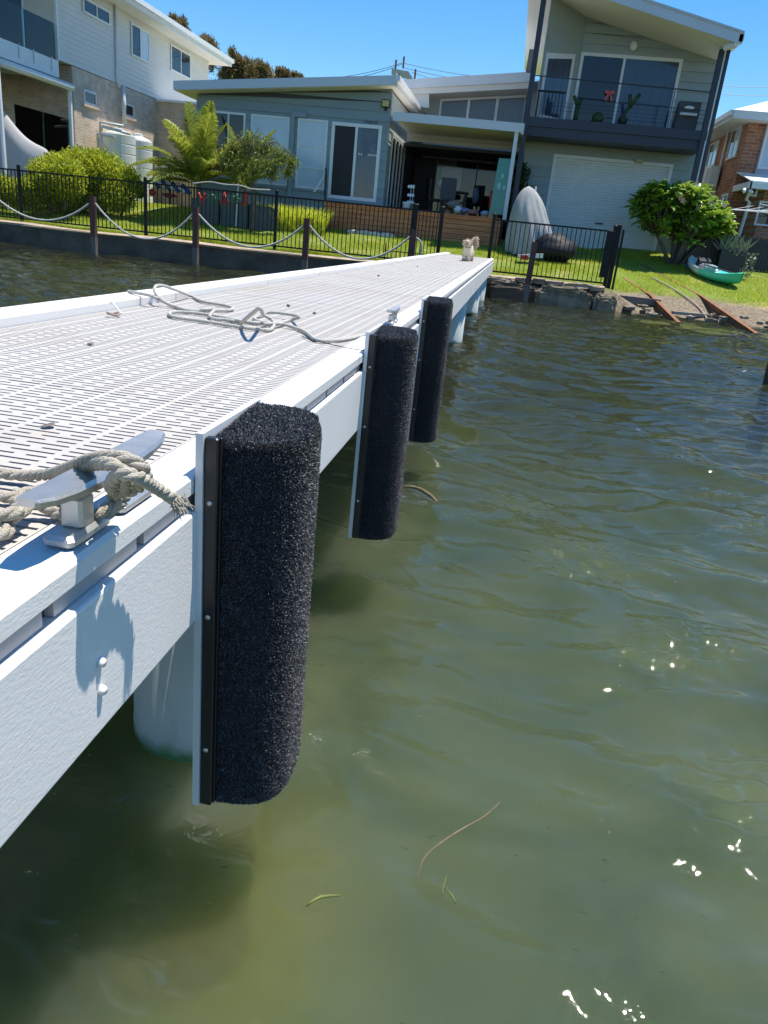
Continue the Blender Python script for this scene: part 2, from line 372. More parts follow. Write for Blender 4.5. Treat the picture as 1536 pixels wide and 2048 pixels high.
# ------------------------------------------------------------------ ground, water bed, water
def hgt(x, y):
    """height of the land"""
    t = np.clip((y - 19.5)/5.0, 0, 1); base = 0.50 + 0.72*t
    base = base + np.clip((y-24.5)/1.6, 0, 1)*0.14
    sl = np.clip((x - 2.4)/0.8, 0, 1)                       # slipway side: the bank runs down to the water
    tr = np.clip((y - 19.0)/1.9, 0, 1)
    low = -0.12 + tr*(0.52+0.12) + np.clip((y-20.9)/5.2, 0, 1)*0.98
    out = base*(1-sl) + low*sl
    out = np.where(y > 30, np.maximum(out, 1.36), out)
    return out + 0.012*np.sin(x*2.1+y)*np.sin(y*1.7)
def grid_obj(name, xs, ys, zf, material, smooth=True):
    X, Y = np.meshgrid(xs, ys); Zv = zf(X, Y); ny, nx = X.shape
    v = np.stack([X, Y, Zv], -1).reshape(-1, 3)
    return grid_mesh(name, v, nx, ny, material, smooth)
def grid_mesh(name, v, nx, ny, material, smooth=True):
    i = np.arange(nx*ny).reshape(ny, nx)
    f = np.stack([i[:-1,:-1], i[:-1,1:], i[1:,1:], i[1:,:-1]], -1).reshape(-1, 4)
    me = bpy.data.meshes.new(name); me.vertices.add(len(v)); me.vertices.foreach_set('co', v.astype(np.float32).ravel())
    me.loops.add(f.size); me.loops.foreach_set('vertex_index', f.astype(np.int32).ravel())
    me.polygons.add(len(f)); me.polygons.foreach_set('loop_start', np.arange(0, f.size, 4, dtype=np.int32))
    me.update(calc_edges=True); me.validate()
    if smooth: me.shade_smooth()
    me.materials.append(material); o = bpy.data.objects.new(name, me); COL.objects.link(o); return o
def tris_mesh(name, v, material, parent=None, per=3, smooth=False):
    """v: (n*per,3) loose polygons of 'per' corners"""
    n = len(v)//per; me = bpy.data.meshes.new(name); me.vertices.add(len(v)); me.vertices.foreach_set('co', v.astype(np.float32).ravel())
    me.loops.add(n*per); me.loops.foreach_set('vertex_index', np.arange(n*per, dtype=np.int32))
    me.polygons.add(n); me.polygons.foreach_set('loop_start', np.arange(0, n*per, per, dtype=np.int32))
    me.update(calc_edges=True); me.materials.append(material)
    if smooth: me.shade_smooth()
    o = bpy.data.objects.new(name, me); COL.objects.link(o)
    if parent:
        o.parent = parent; off = Vector(OFF.get(parent.name, (0,0,0))); o.location = -off + Vector((0,0,0)); OFF[o.name] = tuple(off)
    return o

# lawn material: green with worn straw-coloured patches, sand and pebbles at the water's edge
def lawn_mat():
    Mx = mat('lawn_soil', (0.14, 0.20, 0.018), 0.95, 0.2, 3.0, bump=0.5, bscale=60, col2=(0.19, 0.24, 0.03))
    t = Mx.node_tree; b = t.nodes['Principled BSDF']; col = b.inputs['Base Color'].links[0].from_socket
    n = t.nodes.new('ShaderNodeTexNoise'); n.inputs['Scale'].default_value = 0.9; n.inputs['Detail'].default_value = 9
    n.inputs['Roughness'].default_value = 0.7
    tc = t.nodes.new('ShaderNodeTexCoord'); t.links.new(tc.outputs['Object'], n.inputs['Vector'])
    r = t.nodes.new('ShaderNodeValToRGB'); r.color_ramp.elements[0].position = 0.54; r.color_ramp.elements[1].position = 0.66
    t.links.new(n.outputs['Fac'], r.inputs[0])
    mx = t.nodes.new('ShaderNodeMixRGB'); t.links.new(r.outputs[0], mx.inputs[0]); t.links.new(col, mx.inputs[1]); mx.inputs[2].default_value = (0.42, 0.33, 0.14, 1)
    sp = t.nodes.new('ShaderNodeSeparateXYZ'); t.links.new(tc.outputs['Object'], sp.inputs[0])
    ad = t.nodes.new('ShaderNodeMath'); ad.operation = 'MULTIPLY_ADD'; ad.inputs[1].default_value = 0.35
    t.links.new(n.outputs['Fac'], ad.inputs[0]); t.links.new(sp.outputs[2], ad.inputs[2])
    r2 = t.nodes.new('ShaderNodeMapRange'); r2.inputs[1].default_value = 0.56; r2.inputs[2].default_value = 0.66
    t.links.new(ad.outputs[0], r2.inputs[0])
    v = t.nodes.new('ShaderNodeTexVoronoi'); v.inputs['Scale'].default_value = 14; t.links.new(tc.outputs['Object'], v.inputs['Vector'])
    r3 = t.nodes.new('ShaderNodeValToRGB'); r3.color_ramp.elements[0].color = (0.30, 0.24, 0.16, 1); r3.color_ramp.elements[1].color = (0.12, 0.085, 0.055, 1)
    t.links.new(v.outputs['Distance'], r3.inputs[0])
    m2 = t.nodes.new('ShaderNodeMixRGB'); t.links.new(r2.outputs[0], m2.inputs[0]); t.links.new(r3.outputs[0], m2.inputs[1]); t.links.new(mx.outputs[0], m2.inputs[2])
    t.links.new(m2.outputs[0], b.inputs['Base Color']); return Mx
xs = np.concatenate([[-400,-120,-50,-30], np.arange(-22, 14.01, 0.15), [18, 30, 60, 150, 400]])
ys = np.concatenate([np.arange(19.02, 27, 0.12), np.arange(27, 40, 1.0), [50, 80, 140, 300, 700]])
def hland(X, Y):
    h = hgt(X, Y); return np.where((Y < 19.25) & (X < 3.1), -0.4, h)
lawn = grid_obj('lawn', xs, ys, hland, lawn_mat()); lawn['kind'] = 'structure'

def seabed_mat():
    Mx = mat('seabed_silt', (0.07, 0.075, 0.02), 0.95, 0.3, 1.6, bump=0.8, bscale=20, col2=(0.30, 0.24, 0.05), detail=10)
    t = Mx.node_tree; b0 = t.nodes['Principled BSDF']; src = b0.inputs['Base Color'].links[0].from_socket
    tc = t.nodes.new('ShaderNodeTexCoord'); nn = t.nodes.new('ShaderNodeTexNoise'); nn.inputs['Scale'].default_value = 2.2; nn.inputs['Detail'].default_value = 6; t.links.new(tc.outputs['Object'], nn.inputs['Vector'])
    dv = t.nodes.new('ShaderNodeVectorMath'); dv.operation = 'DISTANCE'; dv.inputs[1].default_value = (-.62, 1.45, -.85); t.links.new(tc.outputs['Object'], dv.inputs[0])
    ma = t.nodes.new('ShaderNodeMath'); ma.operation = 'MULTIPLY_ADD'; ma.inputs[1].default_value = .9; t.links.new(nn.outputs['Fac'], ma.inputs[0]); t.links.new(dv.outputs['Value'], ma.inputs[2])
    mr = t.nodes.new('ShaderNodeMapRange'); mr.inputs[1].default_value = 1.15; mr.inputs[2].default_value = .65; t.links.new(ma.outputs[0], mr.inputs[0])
    mx = t.nodes.new('ShaderNodeMixRGB'); t.links.new(mr.outputs[0], mx.inputs[0]); t.links.new(src, mx.inputs[1]); mx.inputs[2].default_value = (.50, .40, .06, 1); t.links.new(mx.outputs[0], b0.inputs['Base Color'])  # yellow patch: brightness of the sunlit bed mixed into the silt colour
    b_ = Mx.node_tree.nodes['Principled BSDF']; b_.subsurface_method = 'BURLEY'; b_.inputs['Subsurface Weight'].default_value = 1.0; b_.inputs['Subsurface Radius'].default_value = (1, 1, .7); b_.inputs['Subsurface Scale'].default_value = .80
    return Mx
bxs = np.concatenate([[-400,-100,-40], np.arange(-20, 12.01, 0.25), [30, 100, 400]])
bys = np.concatenate([[-400,-100,-30,-10], np.arange(-4, 19.61, 0.2)])
def hbed(X, Y):
    d = -0.85 + 0.62*np.clip((Y-13)/6.5, 0, 1) - 0.3*np.clip((-Y-2)/20, 0, 1)*6
    return d + 0.06*np.sin(X*1.3+0.7*Y) * np.sin(Y*0.9) + 0.03*np.sin(X*4.1)*np.sin(Y*3.7+1)
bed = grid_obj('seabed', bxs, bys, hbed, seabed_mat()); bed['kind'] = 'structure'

def water_mat():
    Mx = bpy.data.materials.new('water_surface'); Mx.use_nodes = True; t = Mx.node_tree; t.nodes.clear()
    o = t.nodes.new('ShaderNodeOutputMaterial')
    tc = t.nodes.new('ShaderNodeTexCoord')
    n = t.nodes.new('ShaderNodeTexNoise'); n.inputs['Scale'].default_value = 1.7; n.inputs['Detail'].default_value = 6; n.inputs['Distortion'].default_value = 0.8
    t.links.new(tc.outputs['Object'], n.inputs['Vector'])
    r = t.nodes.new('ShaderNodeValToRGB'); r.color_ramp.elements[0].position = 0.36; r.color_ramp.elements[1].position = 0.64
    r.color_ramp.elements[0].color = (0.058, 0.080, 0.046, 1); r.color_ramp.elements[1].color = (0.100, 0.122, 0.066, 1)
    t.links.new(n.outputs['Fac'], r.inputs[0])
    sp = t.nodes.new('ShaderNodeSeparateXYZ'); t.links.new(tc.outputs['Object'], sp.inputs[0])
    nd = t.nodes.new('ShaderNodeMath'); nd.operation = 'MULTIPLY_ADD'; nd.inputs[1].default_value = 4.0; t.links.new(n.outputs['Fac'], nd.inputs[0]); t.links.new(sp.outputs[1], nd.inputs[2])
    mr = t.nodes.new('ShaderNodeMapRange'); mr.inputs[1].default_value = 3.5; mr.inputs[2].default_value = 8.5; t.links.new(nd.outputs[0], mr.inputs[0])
    far_dark = t.nodes.new('ShaderNodeMixRGB'); t.links.new(mr.outputs[0], far_dark.inputs[0]); t.links.new(r.outputs[0], far_dark.inputs[1]); far_dark.inputs[2].default_value = (0.030, 0.034, 0.020, 1)  # murk colour darkened farther out, for light lost at a grazing view
    # fine ripples on top of the modelled waves
    mp = t.nodes.new('ShaderNodeMapping'); mp.inputs['Scale'].default_value = (0.55, 1.0, 1.0); mp.inputs['Rotation'].default_value = (0, 0, 0.35)
    t.links.new(tc.outputs['Object'], mp.inputs[0])
    n2 = t.nodes.new('ShaderNodeTexNoise'); n2.inputs['Scale'].default_value = 11; n2.inputs['Detail'].default_value = 4; n2.inputs['Roughness'].default_value = 0.55
    n2.inputs['Distortion'].default_value = 0.6
    t.links.new(mp.outputs[0], n2.inputs['Vector'])
    bp = t.nodes.new('ShaderNodeBump'); bp.inputs['Strength'].default_value = 0.5; bp.inputs['Distance'].default_value = 0.012
    t.links.new(n2.outputs['Fac'], bp.inputs['Height'])
    n3 = t.nodes.new('ShaderNodeTexNoise'); n3.inputs['Scale'].default_value = 34; n3.inputs['Detail'].default_value = 2; t.links.new(mp.outputs[0], n3.inputs['Vector'])
    c3 = t.nodes.new('ShaderNodeMapRange'); c3.interpolation_type = 'SMOOTHSTEP'; c3.inputs[1].default_value = .70; c3.inputs[2].default_value = .80; t.links.new(n3.outputs['Fac'], c3.inputs[0])
    b3 = t.nodes.new('ShaderNodeBump'); b3.inputs['Strength'].default_value = 1.0; b3.inputs['Distance'].default_value = 0.005
    t.links.new(c3.outputs[0], b3.inputs['Height']); t.links.new(bp.outputs[0], b3.inputs['Normal']); bp = b3
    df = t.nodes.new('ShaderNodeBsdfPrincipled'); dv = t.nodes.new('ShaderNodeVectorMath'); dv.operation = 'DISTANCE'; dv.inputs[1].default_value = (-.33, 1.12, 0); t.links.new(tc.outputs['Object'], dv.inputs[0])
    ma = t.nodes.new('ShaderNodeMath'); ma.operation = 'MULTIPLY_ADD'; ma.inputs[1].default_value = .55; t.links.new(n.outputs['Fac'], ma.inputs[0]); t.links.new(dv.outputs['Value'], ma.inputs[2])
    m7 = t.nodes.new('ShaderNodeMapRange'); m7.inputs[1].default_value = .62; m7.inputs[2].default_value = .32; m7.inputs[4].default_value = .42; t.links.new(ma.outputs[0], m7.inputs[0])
    yl = t.nodes.new('ShaderNodeMixRGB'); t.links.new(m7.outputs[0], yl.inputs[0]); t.links.new(far_dark.outputs[0], yl.inputs[1]); yl.inputs[2].default_value = (0.15, 0.14, 0.026, 1)  # yellow patch: sunlit bed beside the jetty shadow, put into the murk colour
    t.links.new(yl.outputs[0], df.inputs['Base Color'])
    df.subsurface_method = 'BURLEY'; df.inputs['Subsurface Weight'].default_value = 1.0; df.inputs['Subsurface Radius'].default_value = (.8, 1.0, .6); df.inputs['Subsurface Scale'].default_value = .65
    df.inputs['Specular IOR Level'].default_value = 0.0; df.inputs['Roughness'].default_value = 1.0
    tp = t.nodes.new('ShaderNodeBsdfTransparent'); tp.inputs[0].default_value = (0.60, 0.74, 0.42, 1)
    m1 = t.nodes.new('ShaderNodeMixShader'); m1.inputs[0].default_value = 0.33
    t.links.new(df.outputs[0], m1.inputs[1]); t.links.new(tp.outputs[0], m1.inputs[2])
    gl = t.nodes.new('ShaderNodeBsdfGlossy'); gl.inputs['Roughness'].default_value = 0.02; t.links.new(bp.outputs[0], gl.inputs['Normal'])
    fr = t.nodes.new('ShaderNodeFresnel'); fr.inputs[0].default_value = 1.41; t.links.new(bp.outputs[0], fr.inputs['Normal'])
    m2 = t.nodes.new('ShaderNodeMixShader'); t.links.new(fr.outputs[0], m2.inputs[0]); t.links.new(m1.outputs[0], m2.inputs[1]); t.links.new(gl.outputs[0], m2.inputs[2])
    t.links.new(m2.outputs[0], o.inputs[0]); return Mx
def build_water():
    ys = [-1.2]
    while ys[-1] < 22.0: ys.append(ys[-1] + 0.0052*math.hypot(ys[-1] if ys[-1] > 0 else 0, 1.35)*1.0)
    ys = np.array(ys); ny0 = len(ys)
    sx = np.linspace(-1.05, 0.62, 560)
    sx = np.concatenate([[-400,-60,-12,-4,-2,-1.4], sx, [0.8, 1.2, 2.5, 8, 40, 300]])
    ys = np.concatenate([[-900,-200,-60,-20,-7,-3], ys])
    Yg = np.repeat(ys[:, None], len(sx), 1); w = 0.82*(np.maximum(Yg, -0.2)+1.7)
    Xg = sx[None, :]*w + 0.0
    Zg = np.zeros_like(Xg); rr = np.random.default_rng(11)
    # gentle domain warp so that crests never line up
    WX = Xg + 0.10*np.sin(1.7*Yg+0.6*Xg) + 0.05*np.sin(4.1*Yg-1.9*Xg+1)
    WY = Yg + 0.12*np.sin(1.3*Xg+0.5) + 0.05*np.sin(3.7*Xg+2.3*Yg+2)
    patch = 0.72 + 0.28*np.sin(0.55*Xg+0.9*Yg+0.5)*np.sin(0.8*Xg-0.5*Yg+1.4)
    calm = 0.66 + 0.50*np.clip((Yg-1.8)/3.5, 0, 1) - 0.35*np.clip((Yg-12)/8, 0, 1)           # the water is smoother in the jetty's lee
    for lam, amp, k, spread in ((2.4, 0.0060, 5, 0.5), (1.2, 0.0066, 8, 0.6), (0.62, 0.0056, 12, 0.55), (0.33, 0.0036, 14, 0.6), (0.17, 0.0012, 14, 0.9)):
        for _ in range(k):
            l = lam*rr.uniform(0.72, 1.35); th = math.radians(70) + rr.normal(0, spread); kk = 2*math.pi/l
            ph = rr.uniform(0, 6.28); a = amp*rr.uniform(0.5, 1.3)
            s_ = np.sin(kk*(WX*math.cos(th)+WY*math.sin(th))+ph)
            f = calm*patch if lam < 1 else 1.0
            Zg += a*f*(s_ - 0.25*np.cos(2*kk*(WX*math.cos(th)+WY*math.sin(th))+2*ph)*0.5)
    mask = np.clip(np.sin(4.1*WX+1.3*WY+1.9)*np.sin(-2.7*WX+3.9*WY+3.0)*np.sin(2.3*WX-3.9*WY+.6)*1.7-.33, 0, 1)**.8*np.clip((7-Yg)/3, 0, 1)
    for _ in range(9):
        l = rr.uniform(.055, .11); th = math.radians(70)+rr.normal(0, .7); kk = 2*math.pi/l; Zg += mask*.0029*np.maximum(np.clip((Xg+.1)/.3, 0, 1), np.clip((1.0-Yg)/.1, 0, 1))*np.sin(kk*(WX*math.cos(th)+WY*math.sin(th))+rr.uniform(0, 6.28))
    fade = np.clip((6 + Yg - (-1.2))/6, 0, 1)*np.clip((1.4-np.abs(sx[None,:]))/0.3, 0, 1)
    Zg *= fade
    v = np.stack([Xg, Yg, Zg], -1).reshape(-1, 3)
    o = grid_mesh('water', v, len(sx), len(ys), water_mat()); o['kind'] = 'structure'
build_water()

# ------------------------------------------------------------------ seawall left of and behind the jetty
t = thing('seawall', (-6, 19.3, 0), 'low weathered concrete seawall along the lawn, left of the jetty', 'seawall')
x = -60.0; k = 0
while x < 2.2:
    L = random.uniform(1.6, 2.6) if x > -16 else 22.0
    x1 = min(x+L, 2.25)
    b = MB(); nx = 12; nz = 5
    P = []
    for i in range(nx+1):
        for j in range(nz+1):
            xx = x + (x1-x-0.006)*i/nx; zz = -0.9 + (0.50+0.9+0.012*math.sin(xx*0.9))*j/nz
            P.append((xx, 19.10 + random.uniform(-.018, .018) - 0.10*(1-j/nz), zz))
    n0 = len(b.v); b.v += P
    for i in range(nx):
        for j in range(nz): a = n0+i*(nz+1)+j; b.f.append((a, a+nz+1, a+nz+2, a+1))
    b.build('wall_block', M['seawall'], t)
    c = MB(); n0 = 0; nx = 16
    for i in range(nx+1):
        xx = x + (x1-x-0.01)*i/nx; e = 0.5+0.02*math.sin(xx*1.3)+random.uniform(-.012, .012)
        c.v += [(xx, 19.09+random.uniform(-.02, .02), e-0.05), (xx, 19.07+random.uniform(-.03, .03), e), (xx, 19.28, e+0.035+random.uniform(-.01, .01)), (xx, 19.62, e+0.03)]
    for i in range(nx):
        for j in range(3): a = i*4+j; c.f.append((a, a+4, a+5, a+1))
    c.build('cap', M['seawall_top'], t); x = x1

# rubble stones right of the jetty
st = thing('rubble_wall', (1.2, 19.1, 0), 'rough rubble stone and broken concrete edge below the right fence', 'stone wall')
def rock(c, r, seed, mt, parent, name='stone'):
    rr = np.random.default_rng(seed); big = max(r) > .25; b = MB(); b.ell((0,0,0), (1,1,1), 56 if big else 14, 36 if big else 9)
    V = np.array(b.v); n = np.zeros(len(V))
    for q in range(10):
        d = rr.normal(size=3)*rr.uniform(1, 5); n += 0.06*np.sin(V@d + rr.uniform(0, 6))
    # push towards a box for a quarried look
    if big:
        for q in range(26):
            d = rr.normal(size=3)*rr.uniform(6, 22); n += 0.012*np.sin(V@d + rr.uniform(0, 6))
    pw = np.sign(V)*np.abs(V)**0.40; pw = pw*(1+n[:, None]*0.9)
    V = pw*np.array(r) + np.array(c) + rr.normal(0, 0.005, V.shape)
    b.v = [tuple(q) for q in V]; return b.build(name, mt, parent)
rock((0.10, 19.05, 0.13), (0.55, 0.22, 0.32), 1, M['seawall'], st)
M['stone_dark'] = mat('dark_rubble_stone', (.09, .07, .05), .9, .4, 4, bump=1.0, bscale=18, col2=(.34, .27, .18))  # darker tone than the cap stones
rock((1.30, 18.98, 0.12), (0.66, 0.22, 0.30), 2, M['stone_dark'], st)
rock((2.28, 18.98, 0.08), (0.27, 0.26, 0.30), 3, M['stone_dark'], st)
rock((-0.25, 19.2, 0.42), (0.42, 0.22, 0.09), 4, M['stone'], st)
for i, xx in enumerate(np.arange(0.35, 2.2, 0.34)):
    rock((xx, 19.12+random.uniform(-.06, .06), 0.47+random.uniform(-.01, .03)), (random.uniform(.14, .24), random.uniform(.12, .2), random.uniform(.04, .07)), 10+i, M['stone'], st)
for i in range(26):
    rock((random.uniform(2.6, 7.5), random.uniform(18.9, 19.9), random.uniform(0.0, 0.16)), (random.uniform(.05, .13), random.uniform(.05, .12), random.uniform(.03, .07)), 40+i, M['stone'], st)
def beam_between(a, b_, w, h, mt, name, parent=None):
    a = Vector(a); b_ = Vector(b_); d = (b_-a).normalized(); s_ = d.cross(Vector((0,0,1))).normalized()*w/2; u = s_.cross(d).normalized()*h/2
    if u.z < 0: u = -u
    m_ = MB(); m_.hexa([a-s_-u, a+s_-u, b_+s_-u, b_-s_-u, a-s_+u, a+s_+u, b_+s_+u, b_-s_+u]); return m_.build(name, mt, parent)
tag(beam_between(GZ(1238, 597, .28), GZ(1318, 606, .26), .12, .16, M['greypost'], 'sleeper'), 'short weathered timber sleeper between the last stone and the left rail', 'sleeper')
tag(beam_between(GZ(1345, 625, .12), GZ(1446, 634, .10), .10, .07, M['beige'], 'timber_plank'), 'thin grey timber plank spanning between the two rusty rails', 'plank')
tag(beam_between(GZ(1300, 612, .12), GZ(1335, 620, .10), .2, .10, M['seawall_top'], 'broken_slab'), 'broken concrete slab beside the left rusty rail at the waterline', 'slab')
tag(beam_between(GZ(1480, 640, .06), GZ(1560, 650, .08), .25, .12, M['seawall_top'], 'concrete_edge'), 'low concrete edge at the waterline right of the rusty rails', 'kerb')

def on_lawn(u, v, dz): q = GT(u, v); q.z += dz; return q
def rail(p0, p1, p2, label):
    r_ = thing('slipway_rail', p0, label, 'rail', 'slipway rails')
    d = MB()
    for a, b_ in ((p0, p1), (p1, p2)):
        a = Vector(a); b_ = Vector(b_); dd = (b_-a).normalized(); s_ = dd.cross(Vector((0,0,1))).normalized(); u = s_.cross(dd).normalized()
        def bar(w, z0, z1, d=d, a=a, b_=b_, s_=s_, u=u):
            d.hexa([a-s_*w+u*z0, a+s_*w+u*z0, b_+s_*w+u*z0, b_-s_*w+u*z0, a-s_*w+u*z1, a+s_*w+u*z1, b_+s_*w+u*z1, b_-s_*w+u*z1])
        bar(.045, -.02, 0.0); bar(.012, -.13, -.02); bar(.05, -.15, -.13)
    d.build('channel', M['rust'], r_)
    b = MB(); a = Vector(p0); c = Vector(p1)
    for k in range(7):
        q = a.lerp(c, (k+.7)/7.5); b.box(q.x-.02, q.x+.05, q.y-.015, q.y+.015, q.z-.14, q.z-.02)
    b.build('bracket', M['rust'], r_)
rail(GZ(1360, 646, 0.0), on_lawn(1302, 594, .05), on_lawn(1246, 556, .015), 'left rusty steel slipway rail running from the lawn into the water')
rail(GZ(1515, 667, 0.00), on_lawn(1405, 597, .05), on_lawn(1252, 512, .015), 'right rusty steel slipway rail running from the lawn into the water')
b = MB(); hp = [GZ(1225, 648, -0.01), GZ(1205, 622, .12), GZ(1180, 600, .35), GZ(1150, 580, .52), GZ(1122, 560, .60)]
hp = [Vector((p.x, p.y, p.z)) for p in [GZ(1420, 646, -.02), on_lawn(1400, 622, .04), on_lawn(1375, 600, .04), on_lawn(1340, 578, .05), on_lawn(1304, 558, .04)]]
b.tube(smooth_path(hp, .1), .018, 6); tag(b.build('hose', M['beige'], smooth=True), 'thin pale hose curving from the lawn into the water between the two rails', 'hose')

# black piling at the right edge of the picture
zt_ = GY(1530, 678, 9.75).z; b = MB(); b.lathe([(.10, -.9), (.10, .0), (.115, zt_-.04), (.10, zt_)], (3.31, 9.75), 14)
tag(b.build('black_piling', M['black_plastic'], smooth=True), 'black pile standing in the water at the right edge of the photo', 'pile')

# ------------------------------------------------------------------ jetty
JX0, JX1, JY0, JY1, JZ = -1.585, -0.430, -0.6, 18.75, 0.90
jt = thing('jetty', (-1.0, 9.0, 0), 'long white timber jetty with slotted pale deck panels reaching the lawn', 'jetty')
# slotted panel: 14 slot rows at 21.2 mm
PIT = 0.0212; ROWS = 14; XA, XB = -1.455, -0.517; TH = 0.022
def panel():
    b = MB(); bands = [-.517-.0, -.662, -.808, -.954, -1.100, -1.246, -1.392]
    y = 0.0
    def q(x0, x1, y0, y1):   # solid cell: top plus underside sides
        b.v += [(x0,y0,0),(x1,y0,0),(x1,y1,0),(x0,y1,0)]; n = len(b.v)-4; b.f.append((n, n+1, n+2, n+3))
    def wall(x0, y0, x1, y1):
        b.v += [(x0,y0,-TH),(x1,y1,-TH),(x1,y1,0),(x0,y0,0)]; n = len(b.v)-4; b.f.append((n, n+1, n+2, n+3))
    SW = 0.0063
    for r in range(ROWS):
        y0 = r*PIT; ys0 = y0 + (PIT-SW); ys1 = y0 + PIT
        gap = 0.0 if r else 0.0008
        q(XA, XB, y0+gap, ys0)
        # slots
        sl = []
        for i in range(len(bands)):
            xr = bands[i] - 0.006; xl = (bands[i+1] if i+1 < len(bands) else XA-0.0) + 0.006
            if i == 0: xr = XB - 0.004
            Lh = xl + 0.0
            if xr - xl > .1:
                cut = xl + (xr-xl)*(0.36 if r % 2 else 0.66)
                sl.append((xl, cut-.010)); sl.append((cut+.010, xr))
            else: sl.append((xl, xr))
        sl.sort(); x = XA
        for a, c in sl:
            q(x, a, ys0, ys1); x = c
            wall(a, ys0, c, ys0); wall(c, ys1, a, ys1); wall(a, ys1, a, ys0); wall(c, ys0, c, ys1)
        q(x, XB, ys0, ys1)
    wall(XB, .0008, XA, .0008)
    return meshdata(b, 'deck_panel', M['deck'])
pm = panel(); y = 0.09; i = 0
y = JY0
while y < JY1 - .3:
    part(pm, 'deck_panel', jt, (0, y, JZ - 0.001 - random.uniform(0, .0006))); y += ROWS*PIT
# edge board (right), in lengths
def edge_board(x0, x1, y0, y1, z0, z1, name='edge_board'):
    b = MB(); b.bbox(x0, x1, y0, y1, z0, z1, .006); return b.build(name, M['white_timber'], jt)
y = JY0
for L in (2.95, 4.1, 4.2, 4.0, 4.11):
    y1 = min(y+L, JY1); edge_board(-.515, -.430, y, y1-.004, .868, .9035); y = y1
y = JY0
for L in (3.9, 1.35, 1.3, 4.2, 4.2, 4.4):       # raised kerb on the far side
    y1 = min(y+L, JY1); edge_board(JX0, -1.460, y, y1-.004, .868, .932, 'kerb_board'); y = y1
# right side: groove with grey channel pieces and main beam
b = MB(); b.box(-.500, -.452, JY0, JY1, .838, .866); b.build('groove_shade_strip', M['dark_gap'], jt)  # dark filler standing in for the shade inside the groove
y = -0.42
while y < JY1-.3:
    b = MB(); b.box(-.452, -.440, y+.010, y+.205, .846, .866); b.build('channel_clip', M['channel'], jt); y += 0.2165
def bearer(x0, x1, y0, y1, nm='side_beam'):
    b = MB(); za, zb = .655-.0028*max(y0, 0), .655-.0028*max(y1, 0)
    b.hexa([(x0,y0,za),(x1,y0,za),(x1,y1,zb),(x0,y1,zb),(x0,y0,.844),(x1,y0,.844),(x1,y1,.844),(x0,y1,.844)])
    o = b.build(nm, M['white_timber'], jt)
    md = o.modifiers.new('b', 'BEVEL'); md.width = .004; md.segments = 2; return o
y = JY0
for L in (5.4, 4.3, 4.3, 4.3, 4.3):
    y1 = min(y+L, JY1); bearer(-.475, -.425, y, y1-.004); bearer(-1.56, -1.51, y, y1-.004); y = y1
bm_ = MB(); bm_.lathe([(.008, 0), (.0085, .003), (.006, .006)], (0, 0), 10); bolt_me = meshdata(bm_, 'bolt', M['steel'], True)
bolt_w = bpy.data.meshes.new('x') if False else meshdata(bm_, 'painted_bolt', M['white_timber'], True)
for yb in (0.735, 5.2, 8.3, 10.1, 12.5, 14.4, 16.6):
    for zb in (.715, .755):
        part(bolt_w, 'bolt', jt, (-.425, yb, zb - .002*yb), (0, math.pi/2, 0), (.8, .8, 1.3))
for y in np.arange(0.1, JY1, 0.6):
    b = MB(); b.box(-1.508, -.478, y, y+.045, .76, .872); b.build('joist', M['white_timber'], jt)
for y in (1.62, 5.85, 10.0, 14.35, 17.5):
    b = MB(); b.box(-1.50, -.48, y-.14, y-.09, .52, .72); b.box(-1.50, -.48, y+.13, y+.18, .52, .72); b.build('headstock', M['white_timber'], jt)
    for xx in (-.655, -1.36):
        b = MB(); b.lathe([(.166, -.14), (.166, .0), (.166, .035), (.164, .04), (.164, .75)], (xx, y), 36)
        o = b.build('pile', M['pile'], jt, smooth=True)
        b = MB(); b.lathe([(.168, -.32), (.1685, -.2), (.1675, -.1), (.1665, -.01)], (xx, y), 36); b.build('tide_line', M['slime'], jt, smooth=True)
        b = MB(); pr = [(.155+.008*math.sin(i*1.7)+.010*(i % 3 == 0), -1.0+i*.045) for i in range(20)]; b.lathe(pr, (xx, y), 24); b.build('pile_foot', M['algae'], jt, smooth=True)

# ------------------------------------------------------------------ fenders
def superell(w, d, n, e=3.0):
    """outline of the cushion: flat back at x=0, bulging towards +x"""
    P = []
    for i in range(n):
        a = -math.pi/2 + math.pi*i/(n-1)
        c, s_ = math.cos(a), math.sin(a)
        P.append((d*abs(c)**(2/e), w/2*math.copysign(abs(s_)**(2/e), s_)))
    return P
FW, FD, FH = 0.232, 0.128, 0.70
def cushion():
    n = 26; prof = superell(FW, FD, n); b = MB(); rows = []
    zs = [(0, .93), (.004, .97), (.012, .99), (.025, 1.0)] + [(z, 1.0) for z in np.linspace(.06, FH-.06, 20)] + [(FH-.025, 1.0), (FH-.012, .985), (FH-.006, .965), (FH-.002, .94)]
    for z, k in zs:
        for (x, y) in prof: b.v.append((-.008 if x < .003 else x*k, y*k, z + (.006*math.sin(y*14) if z > FH-.05 else 0)))
    R = len(zs)
    for i in range(R-1):
        for j in range(n-1): a = i*n+j; b.f.append((a, a+1, a+n+1, a+n))
        a = i*n; b.f.append((a+n-1, a, a+n, a+2*n-1))
    b.f.append(tuple(range(n-1, -1, -1))); b.f.append(tuple((R-1)*n+j for j in range(n)))
    return b, prof
cu, prof = cushion(); cushion_me = meshdata(cu, 'carpet_cushion', M['carpet'], True)
